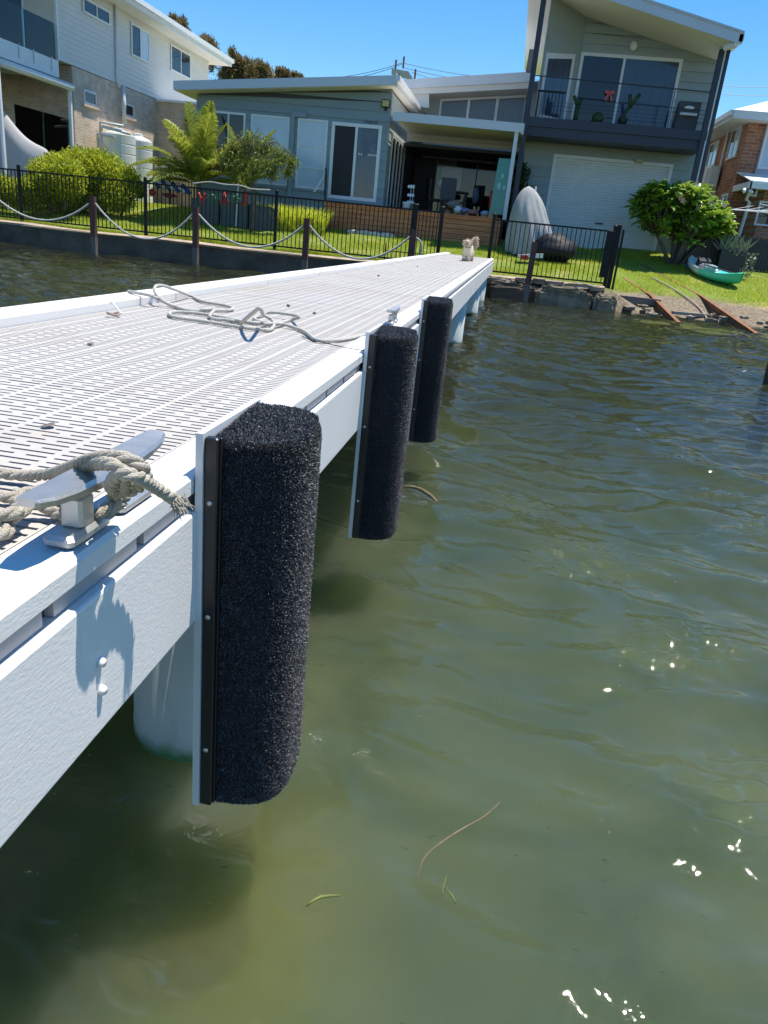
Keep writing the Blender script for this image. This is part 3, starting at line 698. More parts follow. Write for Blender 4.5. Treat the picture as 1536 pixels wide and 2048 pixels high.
def fibres(N, sz):
    pr = np.array(superell(FW, FD, 200)); dd = np.linalg.norm(np.diff(pr, axis=0), axis=1); cs = np.concatenate([[0], np.cumsum(dd)])
    rr = np.random.default_rng(5); Nt = int(N*0.12)
    s_ = rr.uniform(0, cs[-1], N-Nt); px = np.interp(s_, cs, pr[:,0]); py = np.interp(s_, cs, pr[:,1])
    tx = np.interp(s_+.002, cs, pr[:,0])-np.interp(s_-.002, cs, pr[:,0]); ty = np.interp(s_+.002, cs, pr[:,1])-np.interp(s_-.002, cs, pr[:,1])
    nrm = np.stack([ty, -tx, np.zeros_like(tx)], -1); nrm /= np.linalg.norm(nrm, axis=1)[:, None]
    z = rr.uniform(.004, FH-.004, N-Nt)
    P = np.stack([px, py, z], -1)
    # rounded ends
    e = np.clip((.03-np.minimum(z, FH-z))/.03, 0, 1); nrm[:, 2] = np.where(z > FH/2, 1, -1)*e*1.2; nrm /= np.linalg.norm(nrm, axis=1)[:, None]
    k = (1-.04*e**2)[:, None]; P[:, :2] *= k
    # top
    a = rr.uniform(0, 1, Nt); u = rr.integers(0, 200, Nt); prt = pr.copy(); prt[:60] = np.stack([np.full(60, -.008), np.linspace(-FW/2, FW/2, 60)], -1); prt = np.concatenate([prt, pr[:60]]); u = rr.integers(0, len(prt), Nt)
    T = prt[u]*np.sqrt(a)[:, None]*.96 + np.array([FD*.3, 0])*(1-np.sqrt(a))[:, None]
    Pt = np.stack([T[:,0], T[:,1], np.full(Nt, FH)+.006*np.sin(T[:,1]*14)], -1); nt_ = np.tile([0, 0, 1.0], (Nt, 1))
    P = np.concatenate([P, Pt]); nrm = np.concatenate([nrm, nt_]); N = len(P)
    d = nrm*0.55 + rr.normal(0, .6, (N, 3)); d /= np.linalg.norm(d, axis=1)[:, None]
    neg = (d*nrm).sum(1) < 0.15; d[neg] += nrm[neg]*0.6; d /= np.linalg.norm(d, axis=1)[:, None]
    side = np.cross(d, rr.normal(size=(N, 3))); side /= np.linalg.norm(side, axis=1)[:, None]
    L = rr.uniform(.6, 1.25, N)[:, None]*sz*2.0; wv = rr.uniform(.7, 1.2, N)[:, None]*sz*0.40
    bend = rr.normal(0, .35, (N, 3))*L
    A = P - side*wv - nrm*.001; B = P + side*wv - nrm*.001
    Cc = P + d*L*.6 + side*wv*.8; Dd = P + d*L*.6 - side*wv*.8; E = P + d*L + bend*.5 + nrm*L*.1
    q = np.stack([A, B, Cc, Dd], 1).reshape(-1, 3)
    tri = np.stack([Dd, Cc, E], 1).reshape(-1, 3)
    me = bpy.data.meshes.new('carpet_pile'); v = np.concatenate([q, tri]); me.vertices.add(len(v)); me.vertices.foreach_set('co', v.astype(np.float32).ravel())
    me.loops.add(len(v)); me.loops.foreach_set('vertex_index', np.arange(len(v), dtype=np.int32))
    st_ = np.concatenate([np.arange(0, 4*N, 4), 4*N + np.arange(0, 3*N, 3)]).astype(np.int32)
    me.polygons.add(2*N); me.polygons.foreach_set('loop_start', st_); me.update(calc_edges=True); me.materials.append(M['fibre']); return me
fib_me = fibres(165000, .0016)
fenders = [(1.172, 'nearest black carpeted dock fender on the right side of the jetty'), (2.55, 'middle black carpeted dock fender beside the small cleat'), (4.10, 'farthest black carpeted dock fender on the jetty')]
for (fy, lab) in fenders:
    dl = {1.172: 0, 2.55: .018, 4.10: .055}[fy]
    t = thing('dock_fender', (-.425, fy, .265), lab, 'dock fender', 'black carpet covered fenders along the jetty')
    zt, zl = .966, .272-dl
    b = MB(); b.box(-.4275, -.4155, fy-.137, fy+.137, zl, zt+.004); b.build('backing_board', M['white_pvc'], t)
    for sgn in (-1, 1):
        b = MB(); yy = fy + sgn*.118
        b.bbox(-.415, -.394, min(yy, yy+sgn*.015), max(yy, yy+sgn*.015), zl, zt-.002, .002)
        b.bbox(-.394, -.391, min(yy-sgn*.004, yy+sgn*.006), max(yy-sgn*.004, yy+sgn*.006), zl, zt-.002, .001)
        b.build('side_strip', M['black_pvc'], t)
        for zb in (.395, .66, .86):
            part(bolt_me, 'screw', t, (-.405, yy+sgn*.0152, zb), (math.pi/2 if sgn < 0 else -math.pi/2, 0, 0), (.55, .55, .45))
    part(cushion_me, 'cushion', t, (-.404, fy, .263-dl), None, (1, 1, 1+dl/.7)); o = part(fib_me, 'carpet_pile', t, (-.404, fy, .263-dl), None, (1, 1, 1+dl/.7)); o['kind'] = 'stuff'

# ------------------------------------------------------------------ cleats
def cleat(x, y, z, L, label, nm='mooring_cleat'):
    t = thing(nm, (x, y, z), label, 'cleat', 'steel mooring cleats on the jetty edge')
    w = L*.062
    b = MB(); b.bbox(x-w, x+w, y-L*.34, y-L*.05, z, z+.016, .005); b.build('foot', M['steel'], t)
    b = MB(); b.bbox(x-w, x+w, y+L*.05, y+L*.34, z, z+.016, .005); b.build('foot', M['steel'], t)
    for s_ in (-1, 1):
        b = MB(); yy = y+s_*L*.19; b.bbox(x-w*.72, x+w*.72, yy-.016, yy+.016, z+.014, z+L*.175, .004); b.build('leg', M['steel'], t)
    b = MB(); P = [(-.5, .165, .45), (-.485, .163, .62), (-.42, .155, .86), (-.3, .148, 1.0), (-.15, .146, 1.05), (0, .145, 1.06), (.15, .146, 1.05), (.3, .148, 1.0), (.42, .155, .86), (.485, .163, .62), (.5, .165, .45)]
    n0 = 0
    for (a, h, k) in P:
        yy = y+a*L; ww = w*1.22*k; zt = z+h*L+.028; th = .009 + .009*(1-abs(a)*2)
        for (dx, dz) in ((-1, -.35), (-.85, 0), (.85, 0), (1, -.35), (.9, -1), (-.9, -1)):
            b.v.append((x+dx*ww, yy, zt+dz*th))
    for i in range(len(P)-1):
        for k in range(6): j = (k+1) % 6; b.f.append((i*6+k, i*6+j, i*6+6+j, i*6+6+k))
    b.f.append((5,4,3,2,1,0)); b.f.append(tuple((len(P)-1)*6+k for k in range(6)))
    b.build('horn', M['steel'], t)
    return t
cleat(-.462, .825, .9035, .31, 'large steel mooring cleat wrapped with old rope, front left of the nearest fender')
cleat(-.475, 3.32, .9035, .24, 'small steel mooring cleat on the jetty edge behind the middle fender')

# ------------------------------------------------------------------ ropes
def R(u, v, z): return GZ(u, v, z)
b = MB()
p = [Vector((-1.05, .93, .911)), Vector((-.80, .90, .911)), R(0, 947, .912), R(55, 951, .914), R(100, 948, .93), R(140, 934, .965), R(185, 918, 1.000), R(235, 914, 1.016), R(275, 926, 1.012), R(292, 948, .995), R(275, 975, .965), R(240, 985, .955), R(222, 972, .975), R(240, 948, 1.004), R(278, 955, 1.000), R(312, 975, .965), R(350, 1000, .935)]
laid_rope(b, p, .0081, .05, .005, 7)
p = [Vector((-1.0, .78, .911)), R(-20, 992, .911), R(35, 986, .911), R(75, 982, .911), R(115, 965, .918), R(150, 942, .958), R(190, 928, .996), R(225, 930, 1.012), R(250, 948, 1.002), R(248, 978, .965), R(225, 992, .945), R(255, 992, .945)]
laid_rope(b, p, .0081, .05, .005, 7)
p = [Vector((-.72, .53, .912)), R(-30, 1075, .912), R(10, 1045, .915), R(50, 1018, .922), R(62, 1005, .922), R(100, 1018, .915), R(130, 1032, .914), R(200, 1030, .925), R(245, 1000, .94)]
laid_rope(b, p, .0085, .05, .005, 7)
p = [Vector((-.80, .62, .93)), R(-10, 1030, .93), R(35, 1008, .93), R(62, 1000, .925)]
laid_rope(b, p, .0085, .05, .005, 7)
ro = b.build('mooring_line', M['rope_old'], smooth=True); tag(ro, 'thick weathered rope tied round the large cleat with a frayed end over the edge', 'rope')
# frayed end: loose yarns
fr = MB(); e0 = R(352, 1002, .934)
for i in range(46):
    a = e0 + Vector((random.uniform(-.008, .008), random.uniform(-.012, .012), random.uniform(-.008, .008)))
    d = Vector((random.uniform(.2, 1), random.uniform(-.5, .5), random.uniform(-1, .1))).normalized()*random.uniform(.008, .02)
    fr.tube([a, a+d*.5+Vector((0, 0, .001)), a+d+Vector((0, 0, -.004))], [.0012, .001, .0004], 4)
fo = fr.build('frayed_end', M['rope_old']); fo.parent = ro
for i in range(60):
    pass
def C5(x, y): return (300+x/4.8, 540+y/4.8)
b = MB(); zd = .908
A1 = [(742,668,0), (724,670,0), (700,676,0), (673,680,0), (634,680,0), (611,664,0), (588,655,.0), (564,648,.005)]
A2 = [(1170,520,.005), (1000,505,0), (850,495,0), (700,475,0), (610,468,0), (572,442,.003), (595,408,.008), (612,382,.012), (560,384,.008), (420,385,0), (280,360,0), (160,320,.01), (75,255,.03), (42,190,.05), (62,150,.062), (130,152,.06), (240,188,.045), (330,222,.02), (400,252,.0), (500,300,0), (640,325,0), (740,345,0), (795,368,0), (750,384,0), (610,388,0), (480,394,0), (330,380,0), (210,338,0), (130,300,.01), (20,250,.035), (-60,232,.036), (-150,215,.034), (-205,205,.03)]
P1 = [R(u, v, zd+dz) for u, v, dz in A1] + [R(*C5(u, v), zd+dz) for u, v, dz in A2]
laid_rope(b, P1, .0068, .034, .0045, 5)
A3 = [(870,515,0), (940,450,.05), (1010,395,.085), (1050,362,.10), (1068,385,.085), (1090,430,.045), (1150,462,.02), (1188,505,.012), (1172,560,0), (1100,575,0), (850,545,0), (500,490,0), (250,455,0), (185,425,0), (225,402,0), (400,410,0), (550,430,0), (700,455,0), (900,497,.006), (1060,515,.010), (1200,512,.010), (1320,488,.008), (1400,465,.02), (1432,450,.03), (1370,432,.015), (1200,408,.012), (1100,415,.006), (1000,460,0), (1040,490,0), (1110,505,0)]
laid_rope(b, [R(*C5(u, v), zd+dz) for u, v, dz in A3], .0068, .034, .0045, 5)
tag(b.build('coiled_rope', M['rope'], smooth=True), 'loose white rope lying in loops across the pale jetty deck', 'rope')
# thin black cord from the small cleat
b = MB(); b.tube(smooth_path([R(740, 703, .904), R(700, 697, .904), R(640, 684, .904), R(620, 680, .904), R(604, 672, .904)], .02), .0016, 5); tag(b.build('thin_cord', M['black_plastic']), 'thin dark cord lying on the deck beside the loose rope', 'cord')
# small debris on deck
def debris(u, v, r, mt, label, nm='seed_pod'):
    r *= .42
    c = R(u, v, .9+r*.6); b = MB(); b.ell((0,0,0), (r*1.3, r, r*.7), 8, 6); V = np.array(b.v); V += RNG.normal(0, r*.15, V.shape); b.v = [tuple(q+np.array(c)) for q in V]
    return tag(b.build(nm, mt, smooth=True), label, 'seed pod' if nm == 'seed_pod' else 'ring')
debris(577, 611, .018, M['greypost'], 'dark round seed pod on the deck beyond the rope coil')
debris(629, 626, .016, M['greypost'], 'small seed pod on the deck right of the rope coil')
debris(757, 551, .022, M['greypost'], 'tiny dark seed pod midway along the deck')
debris(835, 533, .02, M['greypost'], 'tiny seed pod near the far end of the deck')
M['dull_pink'] = mat('dull_pink_plastic', (.38, .27, .23), .7)
rg = thing('mooring_ring', R(226, 626, .9), 'small pinkish ring fitting against the left kerb of the deck', 'ring')
b = MB(); cc = R(227, 627, .912); b.tube([cc+Vector((.022*math.cos(a), .018*math.sin(a), .003*math.sin(a*2))) for a in np.linspace(0, 6.283, 17)], .004, 6, False); b.build('ring', M['dull_pink'], rg, smooth=True)
b = MB(); b.tube(smooth_path([cc+Vector((.02, .02, 0)), cc+Vector((-.03, .05, .03)), cc+Vector((-.06, .09, .02))], .01), .003, 5); b.build('tie', M['white_pvc'], rg)
for (u, v, lab) in ((182, 688, 'small curled brown leaf on the near deck panels, farthest from the cleat'), (97, 852, 'small greyish leaf fragment on the deck left of the cleat')):
    c = R(u, v, .902); b = MB(); k = 9
    b.v = [(c.x+.011*math.cos(a)*random.uniform(.5, 1.2), c.y+.016*math.sin(a)*random.uniform(.6, 1.2), c.z+random.uniform(0, .004)) for a in np.linspace(0, 6.28, k)[:-1]]; b.f = [tuple(range(k-1))]
    tag(b.build('dry_leaf', M['greypost']), lab, 'leaf')

# ------------------------------------------------------------------ rope posts in the water
posts = [(-13.15, 'leftmost red mooring post, cut off by the photo edge'), (-10.40, 'red timber mooring post left of the second, rope on both sides'), (-7.72, 'red timber mooring post in the middle of the left row'), (-4.94, 'red timber mooring post just left of the jetty'), (-2.36, 'red timber mooring post beside the gate, against the jetty kerb'), (.43, 'lone red timber mooring post right of the jetty, before the rubble wall')]
for (px, lab) in posts:
    if px < -13: continue
    t = thing('mooring_post', (px, 18.6, 0), lab, 'post', 'red timber mooring posts')
    b = MB(); lean = .02 if px == .43 else 0
    b.hexa([(px-.065,18.54,.42),(px+.065,18.54,.42),(px+.065,18.66,.42),(px-.065,18.66,.42),(px-.065+lean,18.54,1.36),(px+.065+lean,18.54,1.36),(px+.065+lean,18.66,1.36),(px-.065+lean,18.66,1.36)]); b.build('shaft', M['redgum'], t)
    b = MB(); b.box(px-.064, px+.064, 18.541, 18.659, -.8, .42); b.build('foot', M['greypost'], t)
def swag(x0, x1, sag, label, z0=1.20, z1=1.20):
    b = MB(); P = []
    for i in range(15):
        s_ = i/14; P.append(Vector((x0+(x1-x0)*s_, 18.6, z0+(z1-z0)*s_ - sag*4*s_*(1-s_))))
    laid_rope(b, P, .026, .16, .025, 5); tag(b.build('barrier_rope', M['rope'], smooth=True), label, 'rope', 'ropes sagging between the mooring posts')
swag(-13.15, -10.47, .52, 'barrier rope sagging from the left photo edge to the first mooring post')
swag(-10.33, -7.79, .70, 'barrier rope sagging between the first and second mooring posts')
swag(-7.65, -5.01, .62, 'barrier rope sagging between the second and third mooring posts')
swag(-4.87, -2.43, .62, 'barrier rope sagging from the third mooring post to the jetty post')
b = MB(); laid_rope(b, [Vector((-2.29, 18.6, 1.18)), Vector((-2.18, 18.6, 1.1)), Vector((-2.15, 18.62, .92)), Vector((-2.2, 18.62, .75)), Vector((-2.29, 18.6, .72))], .024, .14, .02, 5)
tag(b.build('rope_tail', M['rope'], smooth=True), 'short rope loop hanging on the jetty post by the gate', 'rope')

# ------------------------------------------------------------------ fences
pk = MB(); pk.box(-.009, .009, -.009, .009, 0, 1.18); picket_me = meshdata(pk, 'picket', M['black_metal'])
rl = MB(); rl.box(0, 1, -.019, .019, -.019, .019); rail_me = meshdata(rl, 'rail', M['black_metal'])
po = MB(); po.bbox(-.035, .035, -.035, .035, -.1, 1.36, .004); post_me = meshdata(po, 'post', M['black_metal'])
pc = MB(); pc.lathe([(.05, 0), (.05, .012), (.035, .03), (.012, .04)], (0, 0), 10); cap_me = meshdata(pc, 'post_cap', M['black_metal'], True)
def pool_fence(name, xs, y0, y1, zb, label, cat='fence', group=None, pit=.108, post=True, H=1.28, name_rail=True, sc=1.0):
    t = thing(name, (xs[0], y0, zb), label, cat, group)
    X0, X1 = xs[0], xs[-1]
    yat = lambda x: y0 + (y1-y0)*(x-X0)/(X1-X0)
    if post:
        for x in xs:
            p_ = part(post_me, 'post', t, (x, yat(x), zb), None, (sc, sc, H/1.28)); q = part(cap_me, 'post_cap', t, (x, yat(x), zb+1.36*H/1.28), None, (.9*sc, .9*sc, .9)); q.parent = p_; q.location = (0, 0, 1.36); 
    for a, c in zip(xs[:-1], xs[1:]):
        L = math.hypot(c-a, yat(c)-yat(a)); an = math.atan2(yat(c)-yat(a), c-a)
        for zz in (.07, H-.03):
            part(rail_me, 'rail', t, (a, yat(a), zb+zz), (0, 0, an), (L, 1, 1))
        n = max(2, int(round(L/pit)))
        for i in range(1, n):
            x = a + (c-a)*i/n; part(picket_me, 'picket', t, (x, yat(x), zb+.07), None, (1, 1, (H-.1)/1.18))
    return t
pool_fence('pool_fence', [-16.5, -13.0, -9.5, -6.02, -2.55], 19.6, 19.6, .56, 'long black picket pool fence on the lawn edge left of the jetty')
pool_fence('pool_fence', [-.58, 2.28], 19.6, 19.6, .52, 'short black picket fence right of the jetty end, above the stones', sc=1.15)
# gate between -2.5 and -1.75 opens inwards
gt = pool_fence('pool_gate', [-2.48, -1.84], 19.56, 19.56, .56, 'black picket gate panel at the jetty entrance with a latch post', 'gate', pit=.09, sc=1.25)
b = MB(); b.box(-3.15, -1.95, 19.46, 19.48, .80, .82); b.box(-3.15, -3.12, 19.46, 19.48, .5, .98); b.box(-3.12, -1.95, 19.46, 19.48, .62, .64)
for xx in np.arange(-3.0, -2.0, .11): b.box(xx, xx+.012, 19.465, 19.475, .62, .80)
tag(b.build('low_gate', M['black_metal']), 'low black barrier frame leaning in front of the fence beside the gate', 'gate')
# wide latch panel at the end of the right fence
t = thing('latch_panel', (2.36, 19.6, .5), 'wide solid black panel and double post ending the right fence', 'post')
b = MB(); b.bbox(2.10, 2.27, 19.50, 19.53, .72, 1.78, .004); b.build('shield', M['black_metal'], t)
b = MB(); b.bbox(2.33, 2.42, 19.55, 19.64, .3, 1.93, .004); b.build('post', M['black_metal'], t)
b = MB(); b.bbox(2.45, 2.50, 19.55, 19.60, .3, 1.84, .004); b.build('post', M['black_metal'], t)
# side boundary fence on the left behind the hedge, seen end on
pool_fence('side_fence', [-11.9, -10.45, -9.0], 26.4, 26.4, 1.22, 'black picket side fence between the hedge and the palm', pit=.11)
# black slat fence behind the kayak
t = thing('slat_fence', (7, 24.6, 1.2), 'black fence behind the kayak and the planter at the right', 'fence')
sm = MB(); sm.box(0, .085, 0, .02, 0, 1.15); slat_me = meshdata(sm, 'slat', M['black_plastic'])
for i in range(56):
    part(slat_me, 'slat', t, (4.95+i*.1, 24.55, .95+random.uniform(-.01, .01)))
b = MB(); b.box(4.95, 10.6, 24.58, 24.63, 1.25, 1.32); b.box(4.95, 10.6, 24.58, 24.63, 1.9, 1.97); b.build('rail', M['black_plastic'], t)

# ------------------------------------------------------------------ buildings: helpers
def boards(parent, x0, x1, z0, z1, y, mt, h=.27, name='weatherboard', top=None, th=.030, skip=()):
    """horizontal lapped boards facing -y; top(x) clips the upper edge; skip = openings (x0,x1,z0,z1)"""
    z = z0
    while z < z1 - .01:
        zt = min(z+h, z1)
        segs = [(x0, x1)]
        for (a, b_, c, d) in skip:
            if c < zt-.02 and d > z+.02:
                ns = []
                for (s0, s1) in segs:
                    if b_ <= s0 or a >= s1: ns.append((s0, s1))
                    else:
                        if a > s0+.02: ns.append((s0, a))
                        if b_ < s1-.02: ns.append((b_, s1))
                segs = ns
        for (a, b_, c, d) in skip:      # filler strips above and below an opening inside this course
            for (q0, q1) in ((d, zt), (z, c)):
                if q1-q0 > .01 and q0 >= z-.001 and q1 <= zt+.001 and (c < zt-.02 and d > z+.02):
                    f0 = th*(zt-q0)/(zt-z)+.006; f1 = th*(zt-q1)/(zt-z)+.006
                    bb = MB(); bb.hexa([(a, y-f0, q0), (b_, y-f0, q0), (b_, y, q0), (a, y, q0), (a, y-f1, q1), (b_, y-f1, q1), (b_, y, q1), (a, y, q1)]); bb.build(name, mt, parent)
        for (s0, s1) in segs:
            ta = min(zt, top(s0)) if top else zt; tb = min(zt, top(s1)) if top else zt
            if ta <= z and tb <= z: continue
            if ta <= z+.001:        # starts inside: clip left
                fx = s0+(s1-s0)*(.5)
                lo, hi = s0, s1
                for _ in range(18):
                    mid = (lo+hi)/2
                    if top(mid) > z+.004: hi = mid
                    else: lo = mid
                s0 = hi; ta = z+.004
            if tb <= z+.001:
                lo, hi = s0, s1
                for _ in range(18):
                    mid = (lo+hi)/2
                    if top(mid) > z+.004: lo = mid
                    else: hi = mid
                s1 = lo; tb = z+.004
            b = MB(); b.hexa([(s0, y-th-.006, z), (s1, y-th-.006, z), (s1, y, z), (s0, y, z), (s0, y-.006, ta), (s1, y-.006, tb), (s1, y, tb), (s0, y, ta)])
            b.build(name, mt, parent)
        z += h
def boards_x(parent, x, y0, y1, z0, z1, mt, h=.27, name='weatherboard', top=None, sgn=1, th=.016, skip=()):
    """boards on a wall facing sgn*x"""
    z = z0
    while z < z1-.01:
        zt = min(z+h, z1)
        segs = [(y0, y1)]
        for (a, b_, c, d) in skip:
            if c < zt-.02 and d > z+.02:
                ns = []
                for (s0, s1) in segs:
                    if b_ <= s0 or a >= s1: ns.append((s0, s1))
                    else:
                        if a > s0+.02: ns.append((s0, a))
                        if b_ < s1-.02: ns.append((b_, s1))
                segs = ns
        for (s0, s1) in segs:
            xb, xt = x+sgn*(th+.006), x+sgn*.006
            b = MB(); P = [(xb, s0, z), (xb, s1, z), (x, s1, z), (x, s0, z), (xt, s0, zt), (xt, s1, zt), (x, s1, zt), (x, s0, zt)]
            if sgn < 0: P = [P[1], P[0], P[3], P[2], P[5], P[4], P[7], P[6]]
            b.hexa(P); b.build(name, mt, parent)
        z += h
def quadY(pts, y): return [GY(u, v, y) for u, v in pts]
def frame_window(parent, x0, x1, z0, z1, y, glass, fr=M['white'], w=.07, mull=(), trans=(), name='window', proud=.035, depth=.05, pane_names='pane'):
    """window facing -y: frame is the part, panes and bars its sub-parts"""
    b = MB(); b.box(x0, x0+w, y-proud, y+.02, z0, z1); b.box(x1-w, x1, y-proud, y+.02, z0, z1)
    b.box(x0+w, x1-w, y-proud, y+.02, z0, z0+w); b.box(x0+w, x1-w, y-proud, y+.02, z1-w, z1)
    for m_ in mull: b.box(m_-w*.4, m_+w*.4, y-proud+.003, y+.02, z0+w, z1-w)
    f = b.build(name, fr, parent)
    xsn = [x0+w] + list(mull) + [x1-w]; zsn = [z0+w] + list(trans) + [z1-w]
    for i in range(len(xsn)-1):
        for j in range(len(zsn)-1):
            g = glass[min(i, len(glass)-1)] if isinstance(glass, (list, tuple)) else glass
            p_ = MB(); p_.box(xsn[i]+.001, xsn[i+1]-.001, y-.012, y+.010, zsn[j]+(.012 if j else 0), zsn[j+1]-(.012 if j < len(zsn)-2 else 0)); p_.build(pane_names, g, f)
    if trans:
        t_ = MB()
        for z in trans: t_.box(x0+w, x1-w, y-proud+.006, y+.015, z-.014, z+.014)
        t_.build('glazing_bar', fr, f)
    return f
def window_x(parent, x, y0, y1, z0, z1, glass, sgn=1, w=.07, mull=(), name='window', fr=M['white'], recess=.0):
    b = MB(); a, c = (x, x+sgn*.035) if sgn > 0 else (x+sgn*.035, x); 
    b.box(a, c, y0, y0+w, z0, z1); b.box(a, c, y1-w, y1, z0, z1); b.box(a, c, y0+w, y1-w, z0, z0+w); b.box(a, c, y0+w, y1-w, z1-w, z1)
    for m_ in mull: b.box(a+.003, c-.003, m_-w*.4, m_+w*.4, z0+w, z1-w)
    f = b.build(name, fr, parent); ysn = [y0+w]+list(mull)+[y1-w]
    for i in range(len(ysn)-1):
        g = glass[min(i, len(glass)-1)] if isinstance(glass, (list, tuple)) else glass
        p_ = MB(); q0, q1 = sorted((x+sgn*.001, x+sgn*.014)); p_.box(q0, q1, ysn[i]+.001, ysn[i+1]-.001, z0+w, z1-w); p_.build('pane', g, f)
    return f

# ------------------------------------------------------------------ blue-grey single-storey house (left half of the main house)
LH = thing('single_storey_house', (-7, 24.5, 1.2), 'blue-grey weatherboard single-storey house with sloping white roof behind the palm', 'house')
XL, XR, YF = -10.15, -4.17, 24.5
topz = lambda x: 4.54 + (x+10.63)/(6.44)*(5.12-4.54)
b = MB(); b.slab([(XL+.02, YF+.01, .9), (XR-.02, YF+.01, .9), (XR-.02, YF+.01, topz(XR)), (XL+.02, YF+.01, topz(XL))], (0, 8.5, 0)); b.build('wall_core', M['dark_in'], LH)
# openings measured on the facade
def xz(u, v, y): p = GY(u, v, y); return p.x, p.z
dx0, dz1 = xz(665, 243, YF); dx1, _ = xz(765, 252, YF); _, dz0 = xz(660, 396, YF)
w1x0, w1z1 = xz(597, 236, YF); w1x1, _ = xz(657, 243, YF); _, w1z0 = xz(600, 376, YF)
w2x0, w2z1 = xz(503, 228, YF); w2x1, _ = xz(581, 234, YF); _, w2z0 = xz(505, 366, YF)
w3x0, w3z1 = xz(424, 221, YF); w3x1, _ = xz(492, 227, YF); _, w3z0 = xz(430, 352, YF)
ops = [(dx0, dx1, dz0, dz1), (w1x0, w1x1, w1z0, w1z1), (w2x0, w2x1, w2z0, w2z1), (w3x0, w3x1, w3z0, w3z1)]
boards(LH, XL, XR, 1.12, 5.2, YF, M['board_blue'], .262, top=topz, skip=ops)
b = MB(); b.box(XR-.05, XR+.012, YF-.034, YF+.012, 1.25, topz(XR)-.02); b.build('corner_board', M['board_blue'], LH)
b = MB(); b.box(XL-.012, XL+.05, YF-.034, YF+.012, 1.25, topz(XL)-.02); b.build('corner_board', M['board_blue'], LH)
dm = dx0 + (dx1-dx0)*.50
frame_window(LH, dx0, dx1, dz0, dz1, YF, [M['screen'], M['glass_blue']], w=.095, mull=(dm,), name='sliding_door')
# etched dots and print on the fixed pane, pot behind
b = MB()
for i in range(11): b.box(dm+.10+i*.075, dm+.14+i*.075, YF-.016, YF-.0135, dz0+1.28, dz0+1.325)
b.build('dot_decal', M['white'], LH)[ 'kind'] = 'stuff'
b = MB(); rr = random.Random(4)
for i in range(26):
    cx_ = dm+.42+rr.uniform(-.22, .26); cz = dz0+1.85+rr.uniform(-.5, .45); r_ = rr.uniform(.05, .11)
    b.v += [(cx_+r_*math.cos(a)*rr.uniform(.6, 1), YF-.0145-.0001*i, cz+r_*math.sin(a)) for a in np.linspace(0, 6.28, 9)[:-1]]; n = len(b.v); b.f.append(tuple(range(n-8, n)))
b.build('leaf_print_decal', mat('frosted_print', (0.07, 0.10, 0.15), .3), LH)['kind'] = 'stuff'
frame_window(LH, w1x0, w1x1, w1z0, w1z1, YF, M['blind'], w=.06, trans=(w1z0+(w1z1-w1z0)*.31, w1z0+(w1z1-w1z0)*.62), name='window')
frame_window(LH, w2x0, w2x1, w2z0, w2z1, YF, M['blind'], w=.06, trans=(w2z0+(w2z1-w2z0)*.34,), name='window')
frame_window(LH, w3x0, w3x1, w3z0, w3z1, YF, M['glass_dark'], w=.06, name='window', mull=((w3x0+w3x1)/2,))
# downpipe with elbow
px, pz = xz(589, 224, YF); ex, _ = xz(614, 232, YF)
b = MB(); b.box(px-.075, ex, YF-.10, YF-.024, pz-.13, pz); b.box(px-.075, px+.045, YF-.10, YF-.024, 1.3, pz-.128); b.build('downpipe', M['board_blue'], LH)
# roof slab with fascia, gutter along the right eave
b = MB()
def rz(x, z): return z + (x+10.63)/(6.44)*.58
b.hexa([(-10.63, 23.95, rz(-10.63, 4.55)), (-4.02, 23.95, rz(-4.02, 4.55)), (-4.02, 33, rz(-4.02, 4.55)), (-10.63, 33, rz(-10.63, 4.55)),
        (-10.63, 23.95, rz(-10.63, 4.62)), (-4.02, 23.95, rz(-4.02, 4.62)), (-4.02, 33, rz(-4.02, 4.62)), (-10.63, 33, rz(-10.63, 4.62))]); b.build('soffit', M['soffit'], LH)
b = MB(); b.hexa([(-10.66, 23.90, rz(-10.63, 4.56)), (-4.0, 23.90, rz(-4.0, 4.56)), (-4.0, 23.948, rz(-4.0, 4.56)), (-10.66, 23.948, rz(-10.63, 4.56)),
        (-10.66, 23.90, rz(-10.63, 4.80)), (-4.0, 23.90, rz(-4.0, 4.80)), (-4.0, 23.948, rz(-4.0, 4.80)), (-10.66, 23.948, rz(-10.63, 4.80))]); b.build('fascia', M['fascia'], LH)
b = MB()
for i in range(34):
    x0 = -10.6+i*.193; z0 = rz(x0, 4.64); z1 = rz(x0+.193, 4.64)
    b.hexa([(x0,23.95,z0),(x0+.13,23.95,z0+.01),(x0+.13,33,z0+.01),(x0,33,z0),(x0+.02,23.95,z0+.17),(x0+.11,23.95,z0+.175),(x0+.11,33,z0+.175),(x0+.02,33,z0+.17)])
o = b.build('roof_sheet', M['roof'], LH); o['kind'] = 'stuff'
b = MB(); b.box(-4.0, -3.88, 23.90, 33, rz(-4.0, 4.66), rz(-4.0, 4.80)); b.build('gutter', M['white'], LH)
b = MB(); b.box(-4.0, -3.955, 23.95, 33, rz(-4.0, 4.52), rz(-4.0, 4.66)); b.build('barge_board', M['white'], LH)
# side wall of the left house facing the patio with folding doors
boards_x(LH, XR, YF+.03, 29.0, 1.95, 5.05, M['board_sage'], .262, skip=[(25.0, 27.9, 1.9, 4.02)])
fd = 25.05
for i in range(4):
    window_x(LH, XR+.02, fd+i*.70, fd+i*.70+.68, 1.93, 4.0, M['glass_dark'], 1, w=.06, name='folding_door')
b = MB(); b.box(XR, XR+.06, 24.98, 27.92, 4.0, 4.07); b.build('door_head', M['white'], LH)
